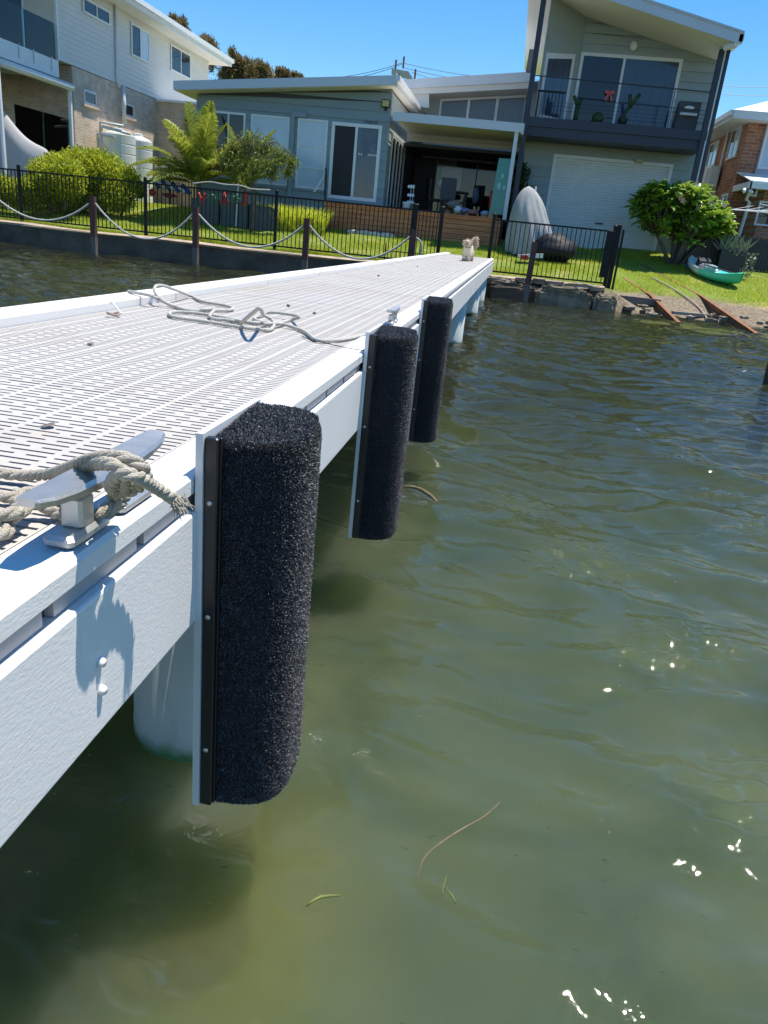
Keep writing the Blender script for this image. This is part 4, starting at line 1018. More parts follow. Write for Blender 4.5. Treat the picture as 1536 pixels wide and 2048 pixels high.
# wedge handrail in front of the window
hr = thing('handrail', (-5.9, 24.1, 1.2), 'short grey diagonal handrail in the long grass below the blind window', 'handrail')
b = MB(); b.tube([GY(652, 336, 24.2), GY(648, 352, 24.2), GY(628, 384, 24.0)], .03, 8); b.build('rail', M['white_pvc'], hr)
b = MB(); b.tube([GY(652, 336, 24.2), GY(650, 400, 24.2)], .035, 8); b.build('post', M['navy'], hr)
# floodlight
fx, fz = xz(773, 209, YF); t = thing('floodlight', (fx, YF-.1, fz), 'square black floodlight under the roof corner of the blue-grey house', 'floodlight')
b = MB(); b.bbox(fx-.13, fx+.13, YF-.16, YF-.10, fz-.10, fz+.11, .015); b.build('housing', M['black_metal'], t)
b = MB(); b.box(fx-.105, fx+.105, YF-.165, YF-.158, fz-.075, fz+.085); b.build('lens', M['paint_yellow'], t)
b = MB(); b.box(fx-.03, fx+.03, YF-.10, YF-.02, fz-.17, fz-.04); b.build('bracket', M['black_metal'], t)

# ------------------------------------------------------------------ timber deck
TD = thing('timber_deck', (-3, 24, 1.2), 'raised reddish timber deck with horizontal skirting boards in front of the patio', 'deck')
DX0, DX1, DZ = -5.86, -.50, 1.92
z = 1.10; i = 0
while z < DZ-.06:
    cuts = [DX0] + sorted(random.uniform(DX0+.8, DX1-.6) for _ in range(1)) + [DX1]
    for a, c in zip(cuts[:-1], cuts[1:]):
        b = MB(); y0 = 24.0-random.uniform(0, .006); b.bbox(a, c-.006, y0-.02, y0+.012, z, z+.128, .004); b.build('skirting_board', M['merbau'], TD)
    z += .139
b = MB(); b.box(DX0, DX1, 24.02, 24.10, .95, DZ-.06); b.box(DX1-.05, DX1, 24.1, 30, .95, DZ-.06); b.build('frame', M['black_plastic'], TD)
yy = 23.94
while yy < 25.6:
    b = MB(); b.bbox(DX0-.02, DX1+.03, yy, yy+.085, DZ-.05, DZ-.022, .003) if yy > 24.5 else b.bbox(DX0-.02, DX1+.03, yy, yy+.085, DZ-.05, DZ-.022, .003)
    b.build('deck_board', M['merbau'], TD); yy += .09
b = MB(); b.box(-4.14, DX1, 25.6, 30, DZ-.05, DZ-.02); b.build('deck_floor', M['merbau'], TD)
# rock edging at the deck base
re = thing('white_rocks', (-4.4, 23.6, 1.1), 'row of whitish garden rocks at the foot of the timber deck', 'rocks')
whiterock = mat('white_rock', (.62, .57, .52), .9, .15, 5, bump=.6)
for i in range(11):
    q = GY(700+i*8.5, 465+i*1.2, 23.6); rock((q.x, 23.6, 1.12), (random.uniform(.05, .10), .07, random.uniform(.05, .09)), 80+i, whiterock, re, 'rock')

# ------------------------------------------------------------------ patio: roof, post, back wall, furniture
PA = thing('patio_shelter', (-2, 26, 1.9), 'open covered patio with pale roof beam and slim white corner post', 'patio')
pz0, pz1 = 4.24, 4.47
b = MB(); b.hexa([(-4.0,24.0,pz0+.02),(-.24,24.0,pz0-.0),(-.24,24.06,pz0),(-4.0,24.06,pz0+.02),(-4.0,24.0,pz1+.02),(-.24,24.0,pz1),(-.24,24.06,pz1),(-4.0,24.06,pz1+.02)]); b.build('front_beam', M['fascia'], PA)
b = MB(); b.box(-3.98, -.26, 24.06, 27.2, 4.33, 4.41); b.build('ceiling', M['soffit'], PA)
b = MB(); b.box(-4.0, -.26, 27.2, 27.28, 4.10, 4.41); b.box(-4.0, -.26, 27.10, 27.2, 4.22, 4.32); b.build('inner_gutter', M['white'], PA)
b = MB(); b.box(-.30, -.22, 24.06, 27.2, 4.2, 4.47); b.build('side_beam', M['fascia'], PA)
b = MB(); b.hexa([(-.47,24.03,1.9),(-.36,24.03,1.9),(-.36,24.13,1.9),(-.47,24.13,1.9),(-.47,24.03,4.24),(-.36,24.03,4.24),(-.36,24.13,4.24),(-.47,24.13,4.24)]); b.build('post', M['fascia'], PA)
b = MB(); b.box(-4.15, -.2, 27.28, 31, 3.95, 4.05); b.build('dark_ceiling', M['dark_in'], PA)
b = MB(); b.box(-4.15, .2, 30.6, 30.7, .9, 4.0); b.box(-4.15, -4.10, 28, 30.6, 1.9, 4.0); b.build('back_wall', M['dark_in'], PA)  # wall and ceiling colour carry the shade under the patio roof
q0 = GY(874, 308, 30.5); q1 = GY(1000, 318, 30.5)
frame_window(PA, q0.x, q1.x+.3, 1.95, q0.z, 30.58, [mat('pale_curtain_glass', (.10, .10, .09), .08, spec=.6), M['glass_dark'], M['glass_dark']], w=.05, mull=(q0.x+.75, q0.x+1.55), name='sliding_door', fr=mat('dark_frame', (.10, .10, .10), .5))
b = MB(); b.box(-3.05, -2.3, 30.50, 30.51, 2.9, 3.7); b.build('notice_sheet', M['blind'], PA)
# small black camera under the beam
b = MB(); q = GY(822, 233, 24.15); b.ell((q.x, 24.15, q.z), (.05, .06, .06), 10, 6); tag(b.build('security_camera', M['black_metal'], smooth=True), 'small black dome camera under the patio roof beam', 'camera')

def chair(u, v, y, rot, label, mt):
    c = GY(u, v, y); c.z = DZ-.02
    t = thing('dining_chair', c, label, 'chair', 'dining chairs on the patio')
    def tr(P): 
        ca, sa = math.cos(rot), math.sin(rot); return [(c.x+x*ca-y_*sa, c.y+x*sa+y_*ca, c.z+z_) for x, y_, z_ in P]
    def bx(x0, x1, y0, y1, z0, z1, nm, m_):
        b = MB(); b.hexa(tr([(x0,y0,z0),(x1,y0,z0),(x1,y1,z0),(x0,y1,z0),(x0,y0,z1),(x1,y0,z1),(x1,y1,z1),(x0,y1,z1)])); b.build(nm, m_, t)
    bx(-.24, .24, -.24, .24, .42, .50, 'seat', mt); bx(-.24, .24, -.27, -.20, .46, 1.08, 'backrest', mt)
    for sx in (-.2, .2):
        for sy in (-.2, .2): bx(sx-.02, sx+.02, sy-.02, sy+.02, 0, .42, 'leg', M['black_plastic'])
grey_up = mat('grey_upholstery', (.075, .078, .085), .8)
chair(893, 410, 25.6, .1, 'large charcoal high-back chair nearest the deck edge on the patio', grey_up)
chair(945, 405, 27.4, 2.4, 'dark chair on the far side of the patio table, draped with blue cloth', M['black_plastic'])
chair(868, 400, 26.8, -1.2, 'black patio chair left of the charcoal chair with white cloth over it', M['black_plastic'])
tb = thing('patio_table', (-2.2, 26.8, DZ), 'dark square patio table between the chairs', 'table')
b = MB(); b.box(-2.65, -1.75, 26.3, 27.2, DZ+.72, DZ+.76); b.build('table_top', M['black_plastic'], tb)
for sx in (-2.6, -1.84):
    for sy in (26.34, 27.1): b = MB(); b.box(sx, sx+.05, sy, sy+.05, DZ-.02, DZ+.72); b.build('leg', M['black_plastic'], tb)
def lump(u, v, y, r, mt, label, nm='cloth_bundle', cat='cloth', seed=0):
    c = GY(u, v, y); b = MB(); b.ell((0,0,0), (1,1,1), 14, 10); V = np.array(b.v); rr = np.random.default_rng(seed)
    n = sum(np.sin(V@(rr.normal(size=3)*4)+rr.uniform(0, 6)) for _ in range(6))*.07
    V = V*(1+n[:, None])*np.array(r)+np.array(c); b.v = [tuple(q) for q in V]; return tag(b.build(nm, mt, smooth=True), label, cat)
lump(882, 368, 26.8, (.16, .12, .14), M['white'], 'white cloth slung over the black chair on the patio', seed=1)
lump(951, 390, 27.3, (.10, .08, .28), mat('light_blue_cloth', (.14, .2, .35), .8), 'pale blue towel hanging on the far patio chair', seed=2)
lump(908, 410, 25.2, (.22, .12, .13), mat('beige_bag', (.25, .21, .17), .8), 'beige bag standing at the foot of the charcoal chair', 'bag', 'bag', seed=3)
lump(916, 419, 24.6, (.12, .1, .10), M['white'], 'white and blue bundle at the deck edge, leftmost of the clutter', seed=4)
lump(930, 421, 24.6, (.16, .1, .08), mat('lilac_cloth', (.20, .22, .36), .8), 'lilac cloth heap at the deck edge in the clutter', seed=5)
lump(946, 424, 24.5, (.17, .1, .07), mat('rose_cloth', (.40, .15, .13), .8), 'reddish cloth heap at the deck edge in the clutter', seed=6)
lump(970, 426, 24.5, (.12, .1, .07), mat('pale_blue_cloth2', (.35, .42, .50), .8), 'pale blue folded cloth at the deck edge by the teal panel', seed=7)
b = MB(); q = GY(982, 395, 25.0); b.lathe([(.05, q.z-.3), (.05, q.z+.12), (.02, q.z+.2)], (q.x, q.y), 10); tag(b.build('red_bottle', M['red'], smooth=True), 'red and white bottle standing left of the teal panel', 'bottle')
# stacked pot stand by the folding doors
ps = thing('plant_stand', GY(822, 410, 24.9), 'narrow three-tier white plant stand beside the folding doors', 'plant stand'); q = GY(823, 372, 24.9)
for k, vv in enumerate((373, 390, 404)):
    q = GY(823-k*1, vv, 24.9); b = MB(); b.box(q.x-.10, q.x+.10, q.y-.08, q.y+.08, q.z-.05, q.z+.03); b.build('pot', M['white'], ps)
b = MB(); b.box(q.x-.03, q.x-.015, q.y, q.y+.015, DZ, DZ+.75); b.box(q.x+.05, q.x+.065, q.y, q.y+.015, DZ, DZ+.75); b.build('frame', M['white'], ps)
b = MB(); q = GY(813, 412, 24.5); b.lathe([(.11, DZ-.02), (.13, DZ+.20), (.135, DZ+.22)], (q.x, q.y), 14); tag(b.build('white_pot', M['white'], smooth=True), 'white round pot on the deck corner by the folding doors', 'pot')
# teal glazed panel
tp = thing('teal_panel', GY(1000, 430, 24.3), 'tall translucent teal panel standing beside the white patio post', 'panel')
tealm = mat('teal_acrylic', (.03, .26, .23), .25, .08, 2)
b = MB(); P = [GY(978, 427, 24.3), GY(1011, 430, 24.3), GY(1023, 318, 24.3), GY(998, 316, 24.3)]; b.slab(P, (0, .03, 0)); b.build('sheet', tealm, tp)
b = MB()
for (u, v, r_) in ((998, 372, .07), (1005, 352, .05), (1008, 376, .05)):
    c = GY(u, v, 24.285); b.v += [(c.x+r_*.8*math.cos(a), 24.292, c.z+r_*1.5*math.sin(a)) for a in np.linspace(0, 6.28, 9)[:-1]]; n = len(b.v); b.f.append(tuple(range(n-8, n)))
b.build('sticker', mat('pale_teal', (.3, .55, .5), .5), tp)['kind'] = 'stuff'

# ------------------------------------------------------------------ middle part of the house: clerestory
MH = thing('clerestory_wing', (-2, 30, 4), 'rear wing with broad white roof edge and three high windows above the patio', 'house wing')
ym = 30.0
A = GY(857, 183, ym); B_ = GY(1062, 176, ym)
b = MB(); b.slab([(A.x, ym, 3.9), (1.2, ym, 3.9), (1.2, ym, GY(1062, 170, ym).z+.3), (A.x, ym, A.z+.1)], (0, 4, 0)); b.build('wall', M['board_sage'], MH)
W0 = GY(881, 198, ym-.03); W1 = GY(1053, 190, ym-.03)
zb = GY(881, 226, ym).z-.4
n = 3
for i in range(3):
    fa, fc = i/3, (i+1)/3; xa = W0.x+(W1.x-W0.x)*fa; xc = W0.x+(W1.x-W0.x)*fc; za = W0.z+(W1.z-W0.z)*fa; zc = W0.z+(W1.z-W0.z)*fc
    b = MB(); w_ = .07
    b.slab([(xa, ym-.05, zb), (xa+w_, ym-.05, zb), (xa+w_, ym-.05, za), (xa, ym-.05, za)], (0, .05, 0)); b.slab([(xc-w_*.3, ym-.05, zb), (xc, ym-.05, zb), (xc, ym-.05, zc), (xc-w_*.3, ym-.05, zc)], (0, .05, 0))
    b.slab([(xa+w_, ym-.05, za-w_), (xc-w_*.3, ym-.05, zc-w_), (xc-w_*.3, ym-.05, zc), (xa+w_, ym-.05, za)], (0, .05, 0)); f = b.build('window', M['white'], MH)
    b = MB(); b.slab([(xa+w_, ym-.02, zb), (xc-w_*.3, ym-.02, zb), (xc-w_*.3, ym-.02, zc-w_), (xa+w_, ym-.02, za-w_)], (0, .02, 0)); b.build('pane', mat('grey_pane', (.12, .13, .145), .15, spec=.6) if i == 0 else bpy.data.materials['grey_pane'], f)
# roof: broad white stepped fascia
def strip(pts, y, th, nm, m_, par): b = MB(); b.slab([GY(u, v, y) for u, v in pts], (0, th, 0)); return b.build(nm, m_, par)
strip([(795, 178), (1066, 163), (1066, 143), (790, 160)], ym-1.1, 5, 'roof_edge', M['white'], MH)
strip([(806, 190), (1066, 176), (1066, 164), (800, 179)], ym-1.0, 4.5, 'lower_fascia', M['soffit'], MH)
strip([(843, 214), (858, 216), (858, 184), (806, 189)], ym-.9, .1, 'end_panel', M['soffit'], MH)

# ------------------------------------------------------------------ two-storey part on the right
RH = thing('two_storey_house', (2.3, 26, 1.35), 'two-storey sage grey house with navy balcony and white roller door', 'house')
YR = 26.0; BY = 24.6
XA2, XB2 = -.20, 4.83
# lower storey
g0 = GY(1098, 310, YR); g1 = GY(1345, 331, YR); gx0, gx1, gz0, gz1 = .78, 4.36, 1.36, 3.97
boards(RH, XA2, 5.0, 1.2, 4.35, YR, M['board_sage'], .262, skip=[(gx0, gx1, 1.0, gz1)])
b = MB(); b.box(XA2, 5.0, YR+.03, YR+7, .9, 4.6); b.build('lower_core', M['dark_in'], RH)
boards_x(RH, 5.0, YR, YR+8, 1.3, 6.7, M['board_sage'], .262)
b = MB(); b.box(gx0, gx0+.10, YR-.05, YR+.03, gz0-.1, gz1); b.box(gx1-.10, gx1, YR-.05, YR+.03, gz0-.1, gz1); b.box(gx0+.10, gx1-.10, YR-.05, YR+.03, gz1-.09, gz1); b.build('door_frame', M['white'], RH)
b = MB(); z = gz0-.06; prf = []
while z < gz1-.09: prf += [(0.0, z), (.018, z+.012), (.018, z+.058), (.0, z+.07)]; z += .078
for i, (d, zz) in enumerate(prf): b.v += [(gx0+.10, YR+.02-d, zz), (gx1-.10, YR+.02-d, zz)]
for i in range(len(prf)-1): b.f.append((2*i, 2*i+1, 2*i+3, 2*i+2))
rd = b.build('roller_door', M['roller'], RH)
b = MB(); q = GY(1198, 447, YR); b.box(q.x-.12, q.x+.12, YR-.03, YR-.012, q.z-.02, q.z+.02); b.build('handle', M['black_plastic'], rd)
# upper storey
ut = lambda x: GY(1166, 28, YR).z + (x-GY(1166, 28, YR).x)*(GY(1434, 94, YR).z-GY(1166, 28, YR).z)/(GY(1434, 94, YR).x-GY(1166, 28, YR).x)
xc = GY(1163, 100, YR).x
d0 = GY(1163, 104, YR); d1 = GY(1367, 116, YR); db = 4.72
boards(RH, xc, 5.0, 4.6, 9.5, YR, M['board_sage'], .262, top=ut, skip=[(d0.x, d1.x, 4.5, d0.z)])
b = MB(); b.slab([(XA2+.3, YR+.03, 4.6), (5.0, YR+.03, 4.6), (5.0, YR+.03, ut(5.0)), (XA2+.3, YR+.03, ut(XA2+.3))], (0, 7, 0)); b.build('upper_core', M['board_sage'], RH)
dmx = GY(1250, 116, YR).x
frame_window(RH, d0.x, d1.x, db, d0.z, YR, [M['glass_dark'], M['glass_blue']], w=.09, mull=(dmx,), name='sliding_door')
# angled wing wall with tall window
wa = Vector((xc, YR, 0)); wb = Vector((GY(1088, 100, 25.0).x, 25.0, 0)); dd = (wb-wa)
zt0, zt1 = ut(xc), GY(1092, 26, 25.0).z
def wq(a, c, z0, z1, off, nm, m_, par, th=.02, z2=None):
    n_ = Vector((dd.y, -dd.x, 0)).normalized();
    if n_.y > 0: n_ = -n_
    p0 = wa+dd*a+n_*off; p1 = wa+dd*c+n_*off; b = MB()
    b.slab([(p1.x, p1.y, z0), (p0.x, p0.y, z0), (p0.x, p0.y, z1), (p1.x, p1.y, z1 if z2 is None else z2)], n_*-th); return b.build(nm, m_, par)
z = 4.6
while z < 9.0:
    wq(0, 1, z, min(z+.262, 9.2), .006+.004*(int(z*10) % 2), 'weatherboard', M['board_sage'], RH); z += .262
f = wq(.16, .94, 4.8, 6.62, .035, 'window', M['white'], RH, .03, 6.45)
wq(.24, .87, 4.9, 6.48, .045, 'pane', M['glass_blue'], f, .01, 6.32)
# balcony: slab, joist band, posts, railings
b = MB(); b.box(XA2-.02, 4.86, BY, YR-.03, 4.50, 4.74); b.build('balcony_slab', M['navy'], RH)
b = MB(); b.box(XA2+.0, 4.84, BY+.06, YR-.03, 4.26, 4.498); b.build('balcony_beam', M['navy'], RH)
b = MB(); b.bbox(XA2-.08, XA2+.07, BY-.03, BY+.12, 1.2, 8.6, .006); b.build('post', M['navy'], RH)
b = MB(); b.bbox(4.70, 4.83, BY-.03, BY+.12, 1.2, 6.75, .006); b.build('post', M['navy'], RH)
b = MB(); b.bbox(4.90, 4.99, BY+.02, BY+.10, 1.2, 6.75, .006); b.build('post', M['navy'], RH)
b = MB(); b.box(4.845, 4.885, BY+.02, BY+.06, 1.3, 6.7); b.build('downpipe', M['white'], RH)
b = MB(); b.tube([(XA2+.07, BY, 5.78), (4.70, BY, 5.70)], .016, 6); b.tube([(2.2, BY, 5.26), (4.70, BY, 5.24)], .010, 6)
b.tube([(3.75, BY, 4.74), (3.75, BY, 5.71)], .014, 6); b.tube([(3.3, BY, 4.74), (3.3, BY, 5.25)], .012, 6); b.tube([(.05, BY, 4.74), (.05, BY, 5.78)], .014, 6)
for zz in (4.95, 5.05, 5.15): b.tube([(.1, BY, zz), (4.70, BY, zz-.01)], .004, 4)
b.build('wire_railing', M['navy'], RH)
b = MB()
for i in range(8):
    xx = .02+i*.1; b.box(xx, xx+.022, BY+.10, BY+.12, 4.74, 5.42)
b.box(0, .80, BY+.09, BY+.13, 5.40, 5.45); b.build('picket_screen', M['black_metal'], RH)['kind'] = 'stuff'
# roof
def rp(u, v, y): return GY(u, v, y)
RF = 23.9
p1 = GY(1490, 62, RF); sl = (GY(1490, 62, RF).z-GY(1303, 0, RF).z)/(GY(1490, 62, RF).x-GY(1303, 0, RF).x)
zr = lambda x: p1.z + (x-p1.x)*sl
_k = ray(1055, 0); _k = _k[0]/_k[2]; XLF = -1.0
for _ in range(20): XLF = _k*(zr(XLF)-.30-1.28)
for (za, zb_, yb0, yb1, nm, m_) in ((-.06, .0, RF, RF+11, 'roof_sheet', M['roof']), (-.30, -.062, RF+.02, RF+.06, 'fascia', M['fascia'])):
    b = MB(); xl, xr = XLF, p1.x
    b.hexa([(xl,yb0,zr(xl)+za),(xr,yb0,zr(xr)+za),(xr,yb1,zr(xr)+za),(xl,yb1,zr(xl)+za),(xl,yb0,zr(xl)+zb_),(xr,yb0,zr(xr)+zb_),(xr,yb1,zr(xr)+zb_),(xl,yb1,zr(xl)+zb_)]); b.build(nm, m_, RH)
b = MB(); xl, xr = XLF+.02, p1.x-.12; b.hexa([(xl,RF+.06,zr(xl)-.30),(xr,RF+.06,zr(xr)-.30),(xr,RF+12,zr(xr)-.30),(xl,RF+12,zr(xl)-.30),(xl,RF+.06,zr(xl)-.26),(xr,RF+.06,zr(xr)-.26),(xr,RF+12,zr(xr)-.26),(xl,RF+12,zr(xl)-.26)]); b.build('soffit', M['soffit'], RH)
b = MB(); b.box(p1.x-.10, p1.x+.02, RF+.02, RF+12, zr(p1.x)-.24, zr(p1.x)-.07); b.build('gutter', M['white'], RH)
b = MB(); q = GY(1461, 93, RF+.1); b.tube([(p1.x-.35, RF+.3, q.z+.0), (p1.x-.12, RF+.05, q.z+.04)], .07, 10); b.build('rain_head', M['white'], RH)
# white end strip and grey box left of the tall post
b = MB(); b.slab([GY(1052, 140, 27.2), GY(1072, 142, 27.2), GY(1075, 99, 27.2), GY(1059, 98, 27.2)], (0, .4, 0)); tag(b.build('roof_unit', mat('grey_unit', (.22, .21, .20), .6)), 'grey box unit on the roof left of the tall navy post', 'air unit')
# wall lamp, floodlight over the roller door
q = GY(1267, 93, YR); b = MB(); b.ell((0,0,0), (.11, .06, .13), 16, 10); b.v = [(v[0]+q.x, v[1]+YR-.06, v[2]+q.z) for v in b.v]; tag(b.build('wall_lamp', M['white'], smooth=True), 'round white bulkhead lamp above the upstairs sliding door', 'lamp')
q = GY(1277, 323, YR); t = thing('floodlight', (q.x, YR-.1, q.z), 'small yellow floodlight above the roller door', 'floodlight')
b = MB(); b.bbox(q.x-.11, q.x+.11, YR-.2, YR-.06, q.z-.05, q.z+.06, .01); b.build('housing', M['beige'], t)
b = MB(); b.box(q.x-.09, q.x+.09, YR-.205, YR-.198, q.z-.035, q.z+.045); b.build('lens', M['paint_yellow'], t)
# ribbon bow on the balcony door
t = thing('ribbon_bow', GY(1219, 190, YR-.1), 'pink ribbon bow hanging on the upstairs sliding door', 'bow'); c = GY(1219, 187, YR-.12)
for sx in (-1, 1):
    b = MB(); b.ell((c.x+sx*.07, YR-.12, c.z+.03), (.075, .03, .055), 10, 6); b.build('loop', M['pink'], t, smooth=True)
    b = MB(); b.slab([(c.x, YR-.13, c.z), (c.x+sx*.07, YR-.13, c.z-.22), (c.x+sx*.12, YR-.13, c.z-.17), (c.x+sx*.03, YR-.13, c.z+.02)], (0, .012, 0)); b.build('tail', M['pink'], t)
# antler cactus pots and bbq on the balcony
def balc_plant(u0, label):
    t = thing('balcony_plant', GY(u0, 232, 25.2), label, 'plant'); c = GY(u0, 235, 25.2)
    b = MB(); b.lathe([(.10, 4.74), (.13, 4.96), (.13, 4.98)], (c.x, c.y), 12); b.build('pot', M['black_plastic'], t, smooth=True)
    b = MB(); b.tube(smooth_path([(c.x, c.y, 4.95), (c.x+.04, c.y, 5.15), (c.x+.12, c.y, 5.3)], .04), [.045]*0 or .045, 7)
    b.build('stem', M['climber'], t, smooth=True)
    for e_ in ((c.x+.06, c.y, 5.6), (c.x+.34, c.y, 5.62)): b = MB(); b.tube([(c.x+.12, c.y, 5.28), e_], .052, 7); b.build('branch', M['climber'], t, smooth=True)
balc_plant(1247, 'forked dark green cactus in a pot on the balcony, in front of the blue curtain')
b = MB(); c = GY(1196, 233, 25.2); b.ell((c.x, c.y, 4.92), (.17, .15, .17), 12, 8); tag(b.build('dark_pot_plant', M['climber'], smooth=True), 'low rounded dark plant on the balcony below the pink bow', 'plant')
b = MB(); c = GY(1153, 220, 25.2); b.tube([(c.x, c.y, 4.74), (c.x+.02, c.y, 5.25)], .07, 8); b.tube([(c.x, c.y, 5.2), (c.x-.13, c.y, 5.45)], .05, 8); b.tube([(c.x, c.y, 5.2), (c.x+.12, c.y, 5.42)], .05, 8); tag(b.build('tall_cactus', M['climber'], smooth=True), 'dark cactus beside the left jamb of the upstairs door', 'plant')
t = thing('covered_barbecue', (4.3, 25.2, 4.74), 'grey covered barbecue with a white tray at the right end of the balcony', 'barbecue')
b = MB(); b.hexa([(3.98,24.95,4.74),(4.58,24.95,4.74),(4.58,25.5,4.74),(3.98,25.5,4.74),(4.02,24.95,5.5),(4.6,24.95,5.5),(4.6,25.4,5.5),(4.02,25.4,5.5)]); b.build('cover', grey_up, t)
b = MB(); b.box(4.06, 4.52, 24.85, 24.95, 5.14, 5.20); b.build('tray', M['white'], t)
b = MB(); b.ell((4.28, 24.9, 5.33), (.14, .08, .05), 12, 6); tag(b.build('bowl', M['white'], smooth=True), 'white bowl on the covered balcony barbecue', 'bowl')

# ------------------------------------------------------------------ cream two-storey house at far left
CH = thing('cream_house', (-14.5, 25, 1), 'two-storey cream brick and weatherboard house at the far left', 'house')
CX_ = -14.5
# brick lower storey (Y 25..30.8) and step-out facing the water
zbk = GX(145, 132, CX_).z
b = MB(); b.box(CX_-9, CX_, 25.0, 31.0, .8, zbk); b.build('brick_wall', M['brick_cream'], CH)
b = MB(); b.box(CX_-8, CX_+2.15, 31.0, 40, .8, zbk-.05); b.build('brick_wing', M['brick_cream_f'], CH)
boards_x(CH, CX_, 24.2, 36.2, zbk+.02, zbk+2.37, M['board_cream'], .15, skip=[])
b = MB(); b.box(CX_-9, CX_-.005, 24.2, 36.2, zbk+.02, zbk+2.37); b.build('upper_core', M['board_cream'], CH)
b = MB(); b.box(CX_-.01, CX_+.06, 24.14, 24.22, zbk, zbk+2.37); b.build('corner_board', M['white'], CH)
b = MB(); b.box(CX_+.0, CX_+2.18, 30.9, 40, zbk-.05, zbk+.03); b.build('lower_roof_edge', M['white'], CH)
# roof eave
ze = zbk+2.34
b = MB(); b.box(CX_-10, CX_+.75, 20.8, 37.0, ze, ze+.06); b.build('soffit', M['soffit'], CH)
b = MB(); b.box(CX_+.75, CX_+.79, 20.8, 37.0, ze-.02, ze+.26); b.box(CX_+.79, CX_+.90, 20.8, 37.0, ze+.12, ze+.27); b.build('gutter', M['white'], CH)
b = MB(); b.hexa([(CX_-10,20.8,ze+.06),(CX_+.75,20.8,ze+.06),(CX_+.75,37,ze+.06),(CX_-10,37,ze+.06),(CX_-10,20.8,ze+1.4),(CX_+.75,20.8,ze+.2),(CX_+.75,37,ze+.2),(CX_-10,37,ze+1.4)]); b.build('roof', M['roof'], CH)
# windows on the side wall
def wx(u0, v0, u1, v1, glass, nm='window', mull=None, par=CH, off=.03):
    a = GX(u0, v0, CX_+off); c = GX(u1, v1, CX_+off)
    f = window_x(par, CX_+off-.0, a.y, c.y, c.z, a.z, glass, 1, w=.06, mull=((a.y+c.y)/2,) if mull else (), name=nm); return a, c
wx(164, -8, 219, 53, M['glass_dark'], mull=1)
wx(261, 44, 298, 128, [M['glass_dark'], M['blind']], mull=1)
wx(341, 87, 380, 160, M['glass_dark'], mull=1)
for (u0, v0, u1, v1) in ((166, 177, 192, 214), (244, 203, 267, 237)):
    a, c = wx(u0, v0, u1, v1, M['glass_dark'], off=.004)
    b = MB(); b.box(CX_, CX_+.08, a.y-.08, c.y+.1, c.z-.09, c.z-.004); b.build('brick_sill', M['brick_cream_f'], CH)
# balcony facing the water with glass balustrade
zf = zbk-.10
b = MB(); b.box(CX_-7, CX_+.02, 20.9, 24.2, zf-.38, zf+.08); b.build('balcony_slab', M['white'], CH)
glassm = bpy.data.materials.new('balustrade_glass'); glassm.use_nodes = True; tt = glassm.node_tree; tt.nodes.clear()
oo = tt.nodes.new('ShaderNodeOutputMaterial'); tr_ = tt.nodes.new('ShaderNodeBsdfTransparent'); tr_.inputs[0].default_value = (.50, .66, .62, 1)
gg = tt.nodes.new('ShaderNodeBsdfGlossy'); gg.inputs['Roughness'].default_value = .02; ff = tt.nodes.new('ShaderNodeFresnel'); ff.inputs[0].default_value = 1.5
mm = tt.nodes.new('ShaderNodeMixShader'); tt.links.new(ff.outputs[0], mm.inputs[0]); tt.links.new(tr_.outputs[0], mm.inputs[1]); tt.links.new(gg.outputs[0], mm.inputs[2]); tt.links.new(mm.outputs[0], oo.inputs[0])
for (ya, yb) in ((21.0, 22.6), (22.63, 24.1)):
    b = MB(); b.box(CX_-.03, CX_-.015, ya, yb, zf-.1, zf+1.05); b.build('glass_panel', glassm, CH)
for k in range(4):
    b = MB(); b.box(CX_-6.8+k*1.7, CX_-5.15+k*1.7, 20.95, 20.965, zf-.1, zf+1.05); b.build('glass_panel', glassm, CH)
for yy in (21.3, 22.2, 22.9, 23.8): b = MB(); b.box(CX_+.02, CX_+.04, yy, yy+.03, zf-.25, zf+.12); b.build('spigot', M['steel'], CH)
b = MB(); b.bbox(CX_-.16, CX_-.0, 20.7, 20.88, 1.0, ze, .01); b.build('post', M['white'], CH)
b = MB(); b.bbox(CX_+.02, CX_+.10, 21.1, 21.2, .8, zf-.5, .01); b.build('downpipe', M['white'], CH)
b = MB(); b.tube([(CX_+.02, 21.3, zf-.52), (CX_+.02, 24.9, zf-.52)], .11, 12); b.build('roller_blind_box', M['white'], CH, smooth=True)
b = MB(); b.bbox(CX_-.06, CX_+.04, 24.75, 24.85, .9, zf-.5, .005); b.build('blind_track', M['white'], CH)
# glazed balcony doors and ground floor doors (facing the water)
b = MB(); b.box(CX_-7, CX_-.02, 24.22, 24.3, zbk, zbk+2.3); b.build('balcony_wall', M['board_cream'], CH)
frame_window(CH, CX_-3.2, CX_-1.0, zf+.08, zf+2.15, 24.2, M['glass_dark'], w=.07, mull=(CX_-2.1,), trans=(zf+1.0,), name='balcony_door')
frame_window(CH, CX_-6.2, CX_-3.6, zf+.08, zf+2.15, 24.2, M['glass_dark'], w=.07, mull=(CX_-4.9,), trans=(zf+1.0,), name='balcony_door')
b = MB(); b.box(CX_-8, CX_-.01, 24.98, 25.0-.002, .9, zbk); b.build('front_brickwork', M['brick_cream_f'], CH)
frame_window(CH, CX_-3.4, CX_-1.0, 1.2, 3.4, 24.97, M['glass_dark'], w=.08, mull=(CX_-2.2,), name='sliding_door')
frame_window(CH, CX_-6.6, CX_-4.0, 1.2, 3.4, 24.97, M['glass_dark'], w=.08, mull=(CX_-5.3,), name='sliding_door')
for (ya, yb) in ((21.9, 23.3), (23.32, 24.7)):
    b = MB(); b.box(CX_-.03, CX_-.015, ya, yb, 1.2, GX(80, 222, CX_).z); b.build('glass_panel', glassm, CH)
